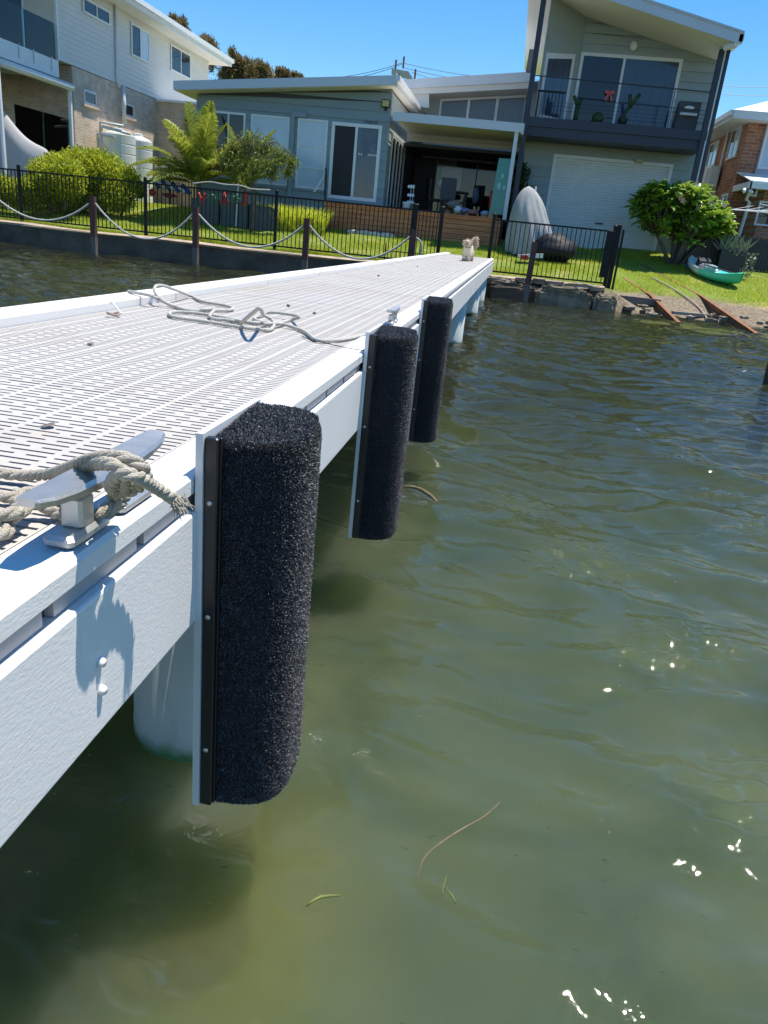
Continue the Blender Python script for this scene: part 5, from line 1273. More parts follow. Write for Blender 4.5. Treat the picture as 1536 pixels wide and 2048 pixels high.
# down pipes
q = GX(231, 60, CX_+.05); q2 = GX(233, 150, CX_+.05)
b = MB(); b.tube([(CX_+.06, q.y, ze), (CX_+.06, q.y, zbk+.15), (CX_+.14, q.y+.05, zbk-.1)], .045, 10); r_ = GX(241, 245, CX_+.14); b.tube([(CX_+.14, q.y+.3, zbk-.02), (CX_+.14, q.y+.3, r_.z)], .075, 12); b.build('downpipe', M['white_pvc'], CH, smooth=True)
# rain tanks
for k, (u, w_, lab) in enumerate(((236, .58, 'nearer pale plastic rainwater tank against the cream brick wall'), (276, .50, 'farther pale plastic rainwater tank beside the meter box'))):
    yk = (26.8, 28.6)[k]; xk = GY(u, 280, yk).x; zt = GY(u, (266, 276)[k], yk).z
    t = thing('rain_tank', (xk, yk, 1.1), lab, 'water tank', 'rainwater tanks'); b = MB(); pr = [(w_*.98, .9)]
    z = 1.0
    while z < zt-.25:
        pr += [(w_, z), (w_, z+.26), (w_-.012, z+.275), (w_-.012, z+.29)]; z += .31
    pr += [(w_, zt-.15), (w_*.9, zt-.05), (w_*.35, zt+.05), (w_*.3, zt+.06)]
    b.lathe(pr, (xk, yk), 28); b.build('tank_shell', M['tank'], t, smooth=False)
    b = MB(); b.lathe([(w_*.34, zt+.05), (w_*.34, zt+.13), (w_*.2, zt+.15)], (xk, yk), 16); b.build('lid', M['tank'], t)
t = thing('overflow_pipes', (-14.1, 27, 2), 'white angled plumbing pipes above the rainwater tanks', 'pipes')
for pts in ([(201, 300), (200, 244), (246, 252)], [(203, 262), (205, 253), (260, 268)], [(197, 310), (194, 267), (228, 275)], [(206, 305), (202, 272)]):
    b = MB(); b.tube([GY(u, v, 26.1) for u, v in pts], .045, 8); b.build('pipe', M['white_pvc'], t, smooth=True)
q = GY(319, 330, 30.7); t = thing('meter_box', (q.x, 30.8, 2), 'cream metal meter box on the brick wall behind the palm', 'meter box')
a = GY(303, 315, 30.85); c = GY(333, 348, 30.85); b = MB(); b.bbox(a.x, c.x, 30.72, 30.99, c.z, a.z, .01); b.build('box', M['soffit'], t)
b = MB(); b.box(a.x+.30, a.x+.33, 30.70, 30.72, c.z+.3, c.z+.45); b.build('latch', M['black_plastic'], t)
# grey covered boat at the left edge
b = MB(); P = {}
def cov(u, v, y): return GY(u, v, y)
ridge = [(-60, 205), (-20, 204), (3, 206), (20, 232), (45, 262), (70, 280), (93, 288), (101, 303), (104, 316)]
n0 = 0; rows = []
for (u, v) in ridge:
    p = GY(u, v, 21.7); front = Vector((p.x+.0, 21.5, max(p.z-.5, 1.95))); low = Vector((p.x+.0, 21.45, 1.5)); back = Vector((p.x-.05, 21.95, p.z-.3)); bl = Vector((p.x, 22.0, 1.4))
    mid = p.lerp(front, .5)+Vector((0, -.05, -.10))
    rows.append([low, front, mid, p, back, bl])
ec = sum((Vector(q) for q in rows[-1]), Vector())/6; rows.append([Vector(q).lerp(ec, .75)+Vector((.12, 0, 0)) for q in rows[-1]]); rows.append([ec+Vector((.16, 0, 0))]*6)
for r_ in rows: b.v += [tuple(q) for q in r_]
for i in range(len(rows)-1):
    for j in range(5): a = i*6+j; b.f.append((a, a+6, a+7, a+1))
o = b.build('boat_cover', M['cover_grey'], smooth=True); md = o.modifiers.new('s', 'SUBSURF'); md.levels = 2; md.render_levels = 2
tag(o, 'pale grey draped boat cover at the left photo edge before the cream house', 'boat cover')

# ------------------------------------------------------------------ red brick house at the right edge
BH = thing('red_brick_house', (7, 27, 1.4), 'red brick two-storey house at the right photo edge', 'house')
bx = 6.47
b = MB(); b.box(bx, bx+9, 27.0, 40, .9, 5.45); b.build('side_wall', M['brick_red'], BH)
b = MB(); b.box(bx+.001, bx+1.0, 26.98, 27.0, 1.0, 5.42); b.build('front_pier', M['brick_red_f'], BH)
b = MB(); b.box(bx+.50, bx+9, 26.90, 26.975, 3.9, 5.42); b.build('front_panel', mat('pale_cladding', (.42, .44, .50), .6), BH)
frame_window(BH, bx+.52, bx+3.6, 4.15, 5.38, 26.90, M['blind'], w=.07, mull=(bx+1.45, bx+2.5), name='front_window')
zeb = 5.40
b = MB(); b.box(bx-.62, bx+10, 26.35, 40, zeb, zeb+.05); b.build('soffit', M['soffit'], BH)
b = MB(); b.box(bx-.66, bx-.62, 26.30, 40, zeb-.02, zeb+.20); b.box(bx-.76, bx-.66, 26.30, 40, zeb+.06, zeb+.20); b.box(bx-.66, bx+10, 26.26, 26.30, zeb-.02, zeb+.20); b.build('gutter', M['white'], BH)
b = MB(); b.v = [(bx-.7, 26.28, zeb+.2), (bx+10, 26.28, zeb+.2), (bx+10, 40, zeb+.2), (bx-.7, 40, zeb+.2), (bx+4.2, 31, zeb+2.2), (bx+6, 31, zeb+2.2)]; b.f = [(0,1,5,4), (1,2,5), (2,3,4,5), (3,0,4)]; b.build('roof', M['white'], BH)
def wxr(u0, u1, v0, v1, v2, glass):
    a = GX(u0, v0, bx-.01); c = GX(u1, v0, bx-.01); zt = GX((u0+u1)/2, v0, bx).z; zb2 = GX((u0+u1)/2, v1, bx).z
    y0, y1 = sorted((a.y, c.y)); window_x(BH, bx-.01, y0, y1, zb2, zt, glass, -1, w=.06, mull=((y0+y1)/2,), name='side_window')
wxr(1468, 1486, 255, 312, 0, [M['blind'], M['glass_dark']])
wxr(1424, 1440, 284, 330, 0, [M['blind'], M['glass_dark']])
wxr(1446, 1458, 388, 420, 0, M['glass_dark'])
b = MB(); qy = GX(1452, 300, bx).y; b.tube([(bx-.06, qy, zeb), (bx-.06, qy, 3.2)], .04, 8); b.build('downpipe', M['white'], BH); b = MB(); b.tube([(bx-.06, qy+2.6, zeb), (bx-.06, qy+2.6, 2.6)], .04, 8); b.build('downpipe', M['white'], BH)
t = thing('air_conditioner', (6.2, 31, 3.4), 'boxy white air-conditioning unit on the side of the red brick house', 'air conditioner')
qa = GX(1424, 355, bx-.2); b = MB(); b.bbox(bx-.40, bx-.08, qa.y-.45, qa.y+.45, qa.z-.32, qa.z+.32, .02); b.build('case', M['white'], t)
b = MB()
for i in range(9): b.box(bx-.412, bx-.40, qa.y-.38, qa.y+.1, qa.z-.26+i*.06, qa.z-.235+i*.06)
b.build('grille', M['channel'], t)['kind'] = 'stuff'
# lower brick annexe in front, right
AN = thing('brick_annexe', (8, 25.6, 1.3), 'single-storey red brick annexe with a cream eave at the right edge', 'annexe')
ax = 7.05
b = MB(); b.box(ax, ax+8, 25.6, 26.95, .9, 3.45); b.build('wall', M['brick_red_f'], AN)
b = MB(); b.box(ax-.55, ax+8, 25.2, 26.9, 3.46, 3.52); b.build('soffit', M['soffit'], AN)
b = MB(); b.box(ax-.6, ax+8, 25.10, 25.20, 3.44, 3.62); b.box(ax-.62, ax-.55, 25.1, 26.9, 3.44, 3.62); b.build('gutter', M['white'], AN)
b = MB(); b.hexa([(ax-.6,25.12,3.62),(ax+8,25.12,3.62),(ax+8,27,4.0),(ax-.6,27,4.0),(ax-.6,25.12,3.65),(ax+8,25.12,3.65),(ax+8,27,4.03),(ax-.6,27,4.03)]); b.build('roof', M['white'], AN)
b = MB(); b.tube([(ax-.5, 25.3, 3.45), (ax-.5, 25.5, 3.15), (ax-.38, 25.55, 3.1), (ax-.5, 25.6, 1.2)], .05, 8); b.build('downpipe', M['soffit'], AN)
q = GY(1506, 375, 25.58); b = MB(); frame_window(AN, GY(1503, 370, 25.6).x, GY(1514, 370, 25.6).x+.05, GY(1508, 393, 25.6).z, GY(1508, 372, 25.6).z, 25.6, M['glass_dark'], w=.04, name='small_window')
frame_window(AN, GY(1520, 400, 25.6).x, GY(1520, 400, 25.6).x+1.2, GY(1526, 452, 25.6).z, GY(1526, 402, 25.6).z, 25.6, M['glass_dark'], w=.05, name='window')
t = thing('twin_spotlight', (ax+.3, 25.0, 3.3), 'white twin spotlight under the annexe eave', 'spotlight'); q = GY(1503, 346, 25.15)
for sx in (-.07, .09): b = MB(); b.tube([(q.x+sx, 25.2, 3.40), (q.x+sx*1.3, 25.08, 3.32)], .05, 8); b.build('lamp_head', M['white'], t, smooth=True)
# rotary clothes line
cl = thing('clothes_line', GY(1560, 470, 23.5), 'white rotary clothes line arms reaching in from the right photo edge', 'clothes line')
hub = GY(1600, 425, 24.2)
for (u, v) in ((1463, 419), (1520, 408)): b = MB(); b.tube([hub, GY(u, v, 23.2 if u < 1500 else 25)], .018, 6); b.build('arm', M['white_pvc'], cl)
b = MB(); a0 = GY(1463, 419, 23.2); a1 = GY(1510, 411, 25.2); a2 = GY(1560, 428, 22.4)
for s_ in (1.0, .8, .6, .4):
    h0 = hub
    b.tube([h0.lerp(a0, s_), h0.lerp(a1, s_)], .006, 4); b.tube([h0.lerp(a0, s_), h0.lerp(a2, s_)], .006, 4)
b.build('line', M['white_pvc'], cl)
b = MB(); b.tube([(hub.x, hub.y, 1.1), tuple(hub)], .03, 8); b.build('mast', M['white_pvc'], cl)

# ------------------------------------------------------------------ lawn furniture at right
# pale mesh cover over a tall shape
t = thing('mesh_cover', (.5, 23.0, 1.1), 'tall pale mesh cover tapering to a rounded top, between deck and roller door', 'cover')
b = MB(); base = GY(1062, 490, 23.0); top = GY(1058, 372, 23.0); nr, na = 26, 96
wl = [(1.0, .62), (.93, .60), (.8, .56), (.6, .48), (.4, .36), (.2, .20), (.08, .11), (.03, .07), (0, .02)]
for i in range(nr+1):
    s_ = i/nr; zz = 1.02 + (top.z-1.02)*s_
    r_ = .64*(1-s_**2.1)**.62 + .005
    cxx = base.x + (top.x-base.x)*s_ + .0
    for k in range(na):
        a = 2*math.pi*k/na; fold = 1 + (.07*math.sin(a*8+1.6*math.sin(3*s_)) + .045*math.sin(a*13+2+4*s_) + .04*math.sin(a*3+1))*(1-s_)**.7; fold *= 1+.03*math.sin(9*s_+a*2)
        b.v.append((cxx+r_*fold*math.cos(a)*1.0, 23.0+r_*fold*math.sin(a)*.8, zz + (.03*math.sin(a*6) if i == 0 else 0)))
for i in range(nr):
    for k in range(na): j = (k+1) % na; b.f.append((i*na+k, i*na+j, (i+1)*na+j, (i+1)*na+k))
b.f.append(tuple(nr*na+k for k in range(na)))
b.build('cloth', M['shade_cloth'], t, smooth=True)
b = MB(); b.tube(smooth_path([Vector((base.x-.12+.02*math.sin(i), 22.48+.50*(i/9)**2.0*1.0, 1.1+(top.z-1.1)*i/9)) for i in range(10)], .05), .012, 5); b.build('seam_cord', M['white'], t)
# black covered item
lump(1112, 497, 22.4, (.50, .42, .36), M['black_cloth'], 'black vinyl covered barbecue or mower on the lawn right of the mesh cover', 'black_cover', 'cover', seed=11)
# white boat trailer light box on a dark stand
t = thing('trailer_light_board', GY(1062, 515, 21.5), 'white box with a red lamp on a dark stand behind the lone post', 'light board')
b = MB(); a = GY(1036, 507, 21.6); c = GY(1084, 524, 21.6); b.hexa([(a.x,21.5,c.z+.05),(c.x,21.5,c.z+.10),(c.x,21.8,c.z+.10),(a.x,21.8,c.z+.05),(a.x,21.5,a.z-.02),(c.x,21.5,a.z+.06),(c.x,21.8,a.z+.06),(a.x,21.8,a.z-.02)]); b.build('box', M['white'], t)
a = GY(1041, 514, 21.49); b = MB(); b.box(a.x, a.x+.20, 21.48, 21.499, a.z-.06, a.z+.05); b.build('red_lamp', M['red'], t)
b = MB(); a = GY(1042, 525, 21.6); b.box(a.x, a.x+.28, 21.55, 21.8, .6, a.z+.02); b.build('stand', M['black_plastic'], t)

# kayak: sit-on-top hull, teal and white
kt = thing('kayak', GY(1428, 548, 22.4), 'teal and white sit-on-top kayak lying on the lawn in front of the planter', 'kayak')
KA = GY(1376, 535, 23.7); KB = GY(1482, 558, 21.9); KA.z = hgt(KA.x, KA.y)+.16; KB.z = float(hgt(KB.x, KB.y))+.20
KA = Vector((float(KA.x), float(KA.y), float(KA.z)))
ax_ = (KB-KA); Lk = ax_.length; ax_.normalize(); sx_ = ax_.cross(Vector((0,0,1))).normalized(); up_ = sx_.cross(ax_)
def kp(s_, w_, h_): return tuple(KA + ax_*(s_*Lk) + sx_*w_ + up_*h_)
b = MB(); NS, NP = 28, 16
def kw(s_): return .40*(max(0, math.sin(math.pi*min(1, max(0, s_))))**.55)+.012
for i in range(NS+1):
    s_ = i/NS; w_ = kw(s_); rk = .16*(abs(2*s_-1)**2.6)
    for k in range(NP+1):
        a = math.pi*k/NP; b.v.append(kp(s_, -w_*math.cos(a), rk - (.25)*(math.sin(a)**.75)+.06))
for i in range(NS):
    for k in range(NP): q = i*(NP+1)+k; b.f.append((q, q+NP+1, q+NP+2, q+1))
hull = mat('kayak_plastic', (.05, .45, .30), .35, .05, 2)
t_ = hull.node_tree; bs = t_.nodes['Principled BSDF']; tc_ = t_.nodes.new('ShaderNodeTexCoord'); mp_ = t_.nodes.new('ShaderNodeVectorMath'); mp_.operation = 'DOT_PRODUCT'
loc0 = Vector(OFF[kt.name]); mp_.inputs[1].default_value = tuple(ax_/Lk)
t_.links.new(tc_.outputs['Object'], mp_.inputs[0]); nz_ = t_.nodes.new('ShaderNodeTexNoise'); nz_.inputs['Scale'].default_value = 3
t_.links.new(tc_.outputs['Object'], nz_.inputs['Vector']); ad_ = t_.nodes.new('ShaderNodeMath'); ad_.operation = 'MULTIPLY_ADD'; ad_.inputs[1].default_value = .18
t_.links.new(nz_.outputs['Fac'], ad_.inputs[0]); t_.links.new(mp_.outputs['Value'], ad_.inputs[2])
off_s = (KA-loc0).dot(ax_/Lk)
cr_ = t_.nodes.new('ShaderNodeValToRGB'); mr_ = t_.nodes.new('ShaderNodeMapRange'); mr_.inputs[1].default_value = off_s+.09; mr_.inputs[2].default_value = off_s+1.09
t_.links.new(ad_.outputs[0], mr_.inputs[0]); t_.links.new(mr_.outputs[0], cr_.inputs[0])
cr_.color_ramp.elements[0].position = 0; cr_.color_ramp.elements[0].color = (.72, .74, .74, 1); cr_.color_ramp.elements[1].position = 1; cr_.color_ramp.elements[1].color = (.05, .52, .24, 1)
e_ = cr_.color_ramp.elements.new(.36); e_.color = (.72, .74, .74, 1); e_ = cr_.color_ramp.elements.new(.46); e_.color = (.08, .66, .62, 1); e_ = cr_.color_ramp.elements.new(.8); e_.color = (.07, .64, .54, 1)
t_.links.new(cr_.outputs[0], bs.inputs['Base Color'])
b.build('hull', hull, kt, smooth=True)
b = MB(); NP2 = 10
for i in range(NS+1):
    s_ = i/NS; w_ = kw(s_)+.0; rk = .16*(abs(2*s_-1)**2.6); well = .10*max(0, math.sin(math.pi*min(1, max(0, (s_-.22)/.56))))
    for k in range(NP2+1):
        x_ = -1+2*k/NP2; dz = well*(1-abs(x_)**3) if abs(x_) < .85 else 0
        b.v.append(kp(s_, x_*w_*1.01, rk+.062+.03*(1-x_*x_)-dz*1.3))
for i in range(NS):
    for k in range(NP2): q = i*(NP2+1)+k; b.f.append((q, q+1, q+NP2+2, q+NP2+1))
b.build('deck', hull, kt, smooth=True)
for (s0, s1, z_, m_, nm) in ((.22, .42, .14, mat('kayak_seat_grey', (.22, .20, .19), .8), 'seat'), (.24, .30, .30, M['black_plastic'], 'seat_back')):
    b = MB(); b.hexa([kp(s0, -.22, .0), kp(s0, .22, .0), kp(s1, .22, .0), kp(s1, -.22, .0), kp(s0, -.20, z_), kp(s0, .20, z_), kp(s1, .20, z_*.7), kp(s1, -.20, z_*.7)]); b.build(nm, m_, kt)
b = MB()
for k in range(5): b.hexa([kp(.33, -.18+k*.08, .10), kp(.33, -.15+k*.08, .10), kp(.45, -.15+k*.08, .12), kp(.45, -.18+k*.08, .12), kp(.33, -.18+k*.08, .16), kp(.33, -.15+k*.08, .16), kp(.45, -.15+k*.08, .15), kp(.45, -.18+k*.08, .15)])
b.build('backrest_slats', M['white_pvc'], kt)['kind'] = 'stuff'
b = MB(); b.tube([kp(.40, .22, .16), kp(.82, -.02, .14)], .018, 8); b.hexa([kp(.78, -.08, .13), kp(.78, .05, .13), kp(.90, .03, .13), kp(.90, -.10, .13), kp(.78, -.08, .15), kp(.78, .05, .15), kp(.90, .03, .15), kp(.90, -.10, .15)]); tag(b.build('paddle', M['black_plastic']), 'black paddle lying across the front of the kayak', 'paddle')
lump(1384, 530, 23.6, (.16, .12, .10), M['blue_p'], 'bright blue bag at the stern of the kayak', 'blue_bag', 'bag', seed=21)
# planter with succulents
t = thing('planter_box', GY(1462, 530, 23.8), 'dark raised planter box overflowing with succulents behind the kayak', 'planter')
a = GY(1440, 500, 24.0); c = GY(1480, 535, 24.0); b = MB(); b.box(a.x, c.x+.05, 23.8, 24.3, .95, a.z+.02); b.build('box', M['black_plastic'], t)
b = MB(); rr = random.Random(9)
for i in range(60):
    o_ = Vector((rr.uniform(a.x, c.x+.1), rr.uniform(23.85, 24.2), a.z)); an = rr.uniform(-.9, .9); ln = rr.uniform(.2, .55); w_ = rr.uniform(.015, .03)
    tip = o_+Vector((math.sin(an)*ln, rr.uniform(-.15, .1), math.cos(an)*ln)); sd = Vector((w_, 0, 0)); b.quad(o_-sd, o_+sd, o_.lerp(tip, .6)+sd*.9, o_.lerp(tip, .6)-sd*.9); b.tri(o_.lerp(tip, .6)-sd*.9, o_.lerp(tip, .6)+sd*.9, tip)
for i in range(500):
    c_ = Vector((rr.uniform(a.x+.2, c.x+.35), rr.uniform(23.7, 24.1), a.z-rr.random()**1.5*.7)); d_ = Vector((rr.gauss(0, 1), rr.gauss(0, 1), rr.gauss(0, 1))).normalized()*.035; e_ = d_.cross(Vector((rr.gauss(0, 1), rr.gauss(0, 1), .3))).normalized()*.02
    if c_.z < a.z-.1 and c_.x < c.x-.05: continue
    b.quad(c_-d_, c_-e_, c_+d_, c_+e_)
b.build('succulents', M['succ'], t)['kind'] = 'stuff'
t = thing('pot_stand', GY(1490, 545, 23.2), 'small metal pot stand with a pot, right of the kayak bow', 'pot stand'); c = GY(1490, 530, 23.2)
b = MB()
for k in range(3): b.tube([(c.x+.12*math.cos(k*2.1), 23.2+.12*math.sin(k*2.1), .75), (c.x+.12*math.cos(k*2.1), 23.2+.12*math.sin(k*2.1), 1.25)], .008, 5)
b.build('wire_frame', M['channel'], t); b = MB(); b.lathe([(.07, .78), (.10, .95), (.10, .97)], (c.x, 23.2), 12); b.build('pot', M['black_plastic'], t)

# ------------------------------------------------------------------ planters, ornaments and clutter behind the left fence
t = thing('trough_planter', GY(430, 415, 22.2), 'grey-green trough planters in a row below the palm', 'planter')
a = GY(386, 383, 22.6); c = GY(560, 400, 22.6)
for k in range(3):
    x0 = a.x+k*(c.x-a.x)/3; b = MB(); b.bbox(x0, x0+(c.x-a.x)/3-.05, 22.5, 23.0, .92, 1.62-.02*k, .02); b.build('trough', M['planter'], t)
b = MB(); x0 = a.x+.2; b.tube([(x0+1.2, 22.4, .95), (x0+1.25, 22.4, 2.3)], .02, 6); tag(b.build('garden_stake', M['white_pvc']), 'thin white stake standing in front of the trough planters', 'stake')
let = [('J', 404, M['red'], 'red J shaped ornament hanging on the fence under the palm'), ('O', 424, M['green_p'], 'green O shaped ornament hanging on the fence'), ('Y', 449, M['red'], 'red Y shaped ornament hanging on the fence'), ('*', 472, M['green_p'], 'green star ornament hanging on the fence'), ('I', 491, M['red'], 'red stocking ornament hanging on the fence at the right of the row')]
for ch, u, m_, lab in let:
    c = GY(u, 398, 20.2); b = MB(); r_ = .11
    if ch == 'J': b.tube(smooth_path([c+Vector((-.1, 0, .14)), c+Vector((0, 0, -.02)), c+Vector((.10, 0, .14))], .03), .035, 6); b.tube([c+Vector((0, 0, 0)), c+Vector((0, 0, -.15))], .03, 6)
    elif ch == 'O': b.tube([c+Vector((.08*math.cos(a), 0, .10*math.sin(a))) for a in np.linspace(0, 6.283, 13)], .028, 6, False)
    elif ch == 'Y': b.tube([c+Vector((-.10, 0, -.14)), c+Vector((0, 0, .14)), c+Vector((.10, 0, -.14))], .035, 6); b.tube([c+Vector((-.06, 0, -.03)), c+Vector((.06, 0, -.03))], .025, 6)
    elif ch == '*': [b.tube([c, c+Vector((.11*math.cos(a), 0, .12*math.sin(a)))], .025, 5) for a in np.linspace(0, 6.283, 6)[:-1]]
    else: b.tube(smooth_path([c+Vector((0, 0, .16)), c+Vector((0, 0, -.1)), c+Vector((-.09, 0, -.13))], .03), .045, 6)
    tag(b.build('hanging_ornament', m_, smooth=True), lab, 'ornament', 'red and green ornaments on the fence')
b = MB(); laid_rope(b, [GY(385, 367, 20.3), GY(420, 364, 20.3), GY(450, 369, 20.3), GY(480, 371, 20.3), GY(505, 378, 20.3), GY(540, 380, 20.3)], .018, .12, .03, 5); tag(b.build('ornament_cord', M['rope'], smooth=True), 'pale cord carrying the ornaments along the fence top', 'cord')
lump(276, 378, 22.8, (.20, .15, .28), M['green_p'], 'dark green bin bag shape beside the hedge', 'green_tub', 'tub', seed=31)
lump(304, 385, 22.4, (.10, .1, .10), M['red'], 'red bucket shape on the lawn right of the hedge', 'red_bucket', 'bucket', seed=32)
t = thing('stacked_towels', GY(335, 375, 22.8), 'blue and white striped pool float resting on the lawn behind the fence', 'pool float')
for k in range(7):
    a = GY(308+k*10, 366+k*2.2, 22.9); b = MB(); b.tube([a+Vector((-.06, 0, .12)), a+Vector((.18, 0, -.10))], .065, 8); b.build('stripe', M['blue_p'] if k % 2 == 0 else M['white'], t, smooth=True)
lump(340, 391, 22.6, (.22, .1, .06), mat('maroon_cloth', (.22, .02, .03), .8), 'maroon cloth lying below the striped pool float', seed=33)
t = thing('lawn_edging', (-13.4, 22.1, .85), 'pale garden edging strip at the foot of the hedge', 'edging'); b = MB(); a = GY(48, 409, 21.9); c = GY(160, 417, 21.9); b.box(a.x, c.x, 21.88, 21.94, .70, .98); b.build('strip', M['seawall_top'], t)

# ------------------------------------------------------------------ vegetation
def leaf_cloud(name, centers, radii, N, size, material, parent, seed, shell=.55, elong=2.4, droop=0.0, upb=0.0, squash=.9):
    """many small leaf quads spread through a union of ellipsoids"""
    rr = np.random.default_rng(seed); C = np.array(centers); Rr = np.array(radii); w = (Rr.prod(1))**(2/3); w /= w.sum()
    idx = rr.choice(len(C), N, p=w); d = rr.normal(size=(N, 3)); d /= np.linalg.norm(d, axis=1)[:, None]
    r = (shell + (1-shell)*rr.random(N))**1.0*rr.uniform(.75, 1.08, N)
    P = C[idx]+d*Rr[idx]*r[:, None]
    a = d*.5+rr.normal(0, .6, (N, 3)); a[:, 2] += upb-droop; a /= np.linalg.norm(a, axis=1)[:, None]
    s_ = np.cross(a, rr.normal(size=(N, 3))); s_ /= np.linalg.norm(s_, axis=1)[:, None]
    L = size*rr.uniform(.6, 1.3, N)[:, None]; Wd = L/elong/2
    q = np.stack([P-a*L*.5, P+s_*Wd, P+a*L*.5, P-s_*Wd], 1).reshape(-1, 3)
    o = tris_mesh(name, q, material, parent, 4); o['kind'] = 'stuff'; return o
def branchy(name, segs, material, parent):
    b = MB()
    for pts, r0, r1 in segs:
        P = smooth_path(pts, .12); b.tube(P, [r0+(r1-r0)*i/(len(P)-1) for i in range(len(P))], 8)
    return b.build(name, material, parent, smooth=True)

# hedge / rounded shrubs at the left
ht = thing('rounded_hedge', (-12, 22.3, 1.0), 'large rounded yellow-green hedge behind the left fence', 'hedge')
cs, rs = [], []
for (u, v, r_) in ((125, 355, .75), (165, 345, .85), (205, 350, .85), (240, 365, .70), (95, 372, .6), (185, 385, .8), (140, 392, .75), (235, 392, .62), (262, 372, .40), (88, 350, .55), (110, 335, .5), (150, 330, .55), (190, 328, .5), (75, 385, .6)):
    p = GY(u, v, (20.95 if u < 132 else 21.9)+random.uniform(-.15, .3)); cs.append(tuple(p)); rs.append((r_*.95, r_*.8, r_*.85))
leaf_cloud('foliage', cs, rs, 60000, .09, M['hedge'], ht, 3, shell=.6, upb=.35, elong=2.6)
for c in cs[:5]: branchy('stem', [([(c[0], c[1], .9), (c[0]+.1, c[1], 1.3), (c[0], c[1], c[2])], .05, .02)], M['trunk'], ht)
h2 = thing('yellow_shrub', (-13.6, 22.0, 1.0), 'lower yellow-green shrub at the left photo edge behind the fence', 'shrub')
cs, rs = [], []
for (u, v, r_) in ((5, 380, .6), (35, 385, .55), (62, 378, .5), (-30, 372, .7), (70, 395, .4)):
    p = GY(u, v, 20.7); cs.append(tuple(p)); rs.append((r_*.9, r_*.6, r_*.75))
leaf_cloud('foliage', cs, rs, 14000, .085, M['hedge'], h2, 4, shell=.55, upb=.4)
for c in cs[:3]: branchy('stem', [([(c[0], c[1], .9), (c[0], c[1], c[2])], .04, .015)], M['trunk'], h2)

# palm
def frond(base, az, elev, L, droop, mt, parent, seed, wid=.42):
    rr = random.Random(seed); P = []; d0 = Vector((math.cos(az)*math.cos(elev), math.sin(az)*math.cos(elev), math.sin(elev)))
    p = Vector(base); d = d0.copy(); n = 16
    for i in range(n+1): P.append(p.copy()); p = p + d*(L/n); d = (d+Vector((0, 0, -droop/n*(.4+1.2*i/n)))).normalized()
    b = MB(); b.tube(P, [.022-.018*i/n for i in range(n+1)], 5)
    for i in range(int(L*40)):
        s_ = .14+.86*i/(L*40); k = s_*n; j = min(int(k), n-1); q = P[j].lerp(P[j+1], k-j); tdir = (P[j+1]-P[j]).normalized()
        sd = tdir.cross(Vector((0, 0, 1))).normalized(); upv = sd.cross(tdir)
        ln = wid*math.sin(math.pi*(.12+.86*s_))**.7*rr.uniform(.85, 1.1)
        for sg in (-1, 1):
            dr = (sd*sg*.78+tdir*.62+upv*.22+Vector((rr.uniform(-.08, .08), rr.uniform(-.08, .08), rr.uniform(-.1, .05)))).normalized()
            e = q+dr*ln+Vector((0, 0, -.22*ln*rr.uniform(.4, 1.3))); mid = q+dr*ln*.5+Vector((0, 0, .015)); w_ = tdir*.014
            b.quad(q-w_, q+w_, mid+w_*1.1, mid-w_*1.1); b.tri(mid-w_*1.1, mid+w_*1.1, e)
    return b.build('frond', mt, parent)
pt = thing('palm', GY(400, 400, 22.8), 'feathery palm with arching green and yellowing fronds left of the dark window', 'palm tree')
pb = GY(398, 330, 22.8); 
b = MB(); b.tube([(pb.x+.05, 22.8, .85), (pb.x+.03, 22.8, 1.5), (pb.x, 22.8, 2.0)], [.10, .075, .06], 12); b.build('trunk', M['palm_trunk'], pt, smooth=True)
fr_spec = [(1.0, .9, 2.0, 1.2), (-.9, 1.15, 2.0, .9), (3.6, .55, 2.1, 1.5), (2.6, .65, 2.1, 1.4), (-.1, .25, 1.9, 1.0), (3.5, .15, 1.8, 1.0), (-2.0, .35, 1.6, 1.2), (5.5, 1.3, 2.1, .7), (2.5, 1.35, 2.1, .6), (.2, 1.25, 1.7, .8), (2.9, 1.15, 1.9, 1.0), (3.3, .8, 1.9, 1.3), (-.2, .95, 1.8, 1.1), (3.0, .45, 1.7, 1.2), (-.5, .5, 1.6, 1.3), (1.6, 1.2, 1.7, .9), (2.2, .9, 1.7, 1.2), (-1.8, 1.0, 1.6, 1.2), (-2.4, .7, 1.6, 1.4), (4.2, 1.1, 1.8, 1.0), (-1.0, .75, 1.6, 1.4), (0.6, .6, 1.6, 1.3), (3.14, 1.4, 1.9, .55)]
for i, (az, el, L, dr) in enumerate(fr_spec):
    frond((pb.x, 22.8, 2.0), az, el, L*1.08, dr, M['palm'], pt, i, .52)
o = frond((pb.x-.05, 22.7, 2.1), -.05, .75, 1.5, 1.5, M['palm_yel'], pt, 77, .26); o['label'] = 'yellow and orange dying frond'
# second palm rising in front of the windows
p2 = thing('palm', GY(490, 400, 22.6), 'smaller palm with upright fronds in front of the blind windows', 'palm tree'); qb = GY(487, 340, 22.9)
b = MB(); b.tube([(qb.x, 22.9, .85), (qb.x+.02, 22.9, 2.0)], [.08, .05], 10); b.build('trunk', M['palm_trunk'], p2, smooth=True)
for i, (az, el, L, dr) in enumerate([(.15, .85, 1.5, 1.0), (.5, 1.1, 1.45, .8), (.0, 1.2, 1.9, .9), (-.2, .9, 1.7, 1.3), (2.9, 1.3, 1.8, .6), (2.6, 1.2, 1.5, .7), (3.1, .85, 1.3, 1.1), (-.4, .6, 1.4, 1.0), (1.5, 1.35, 1.6, .5), (-1.4, .9, 1.3, 1.2)]):
    frond((qb.x, 22.9, 2.0), az, el, L, dr, M['palm'], p2, 30+i, .38)
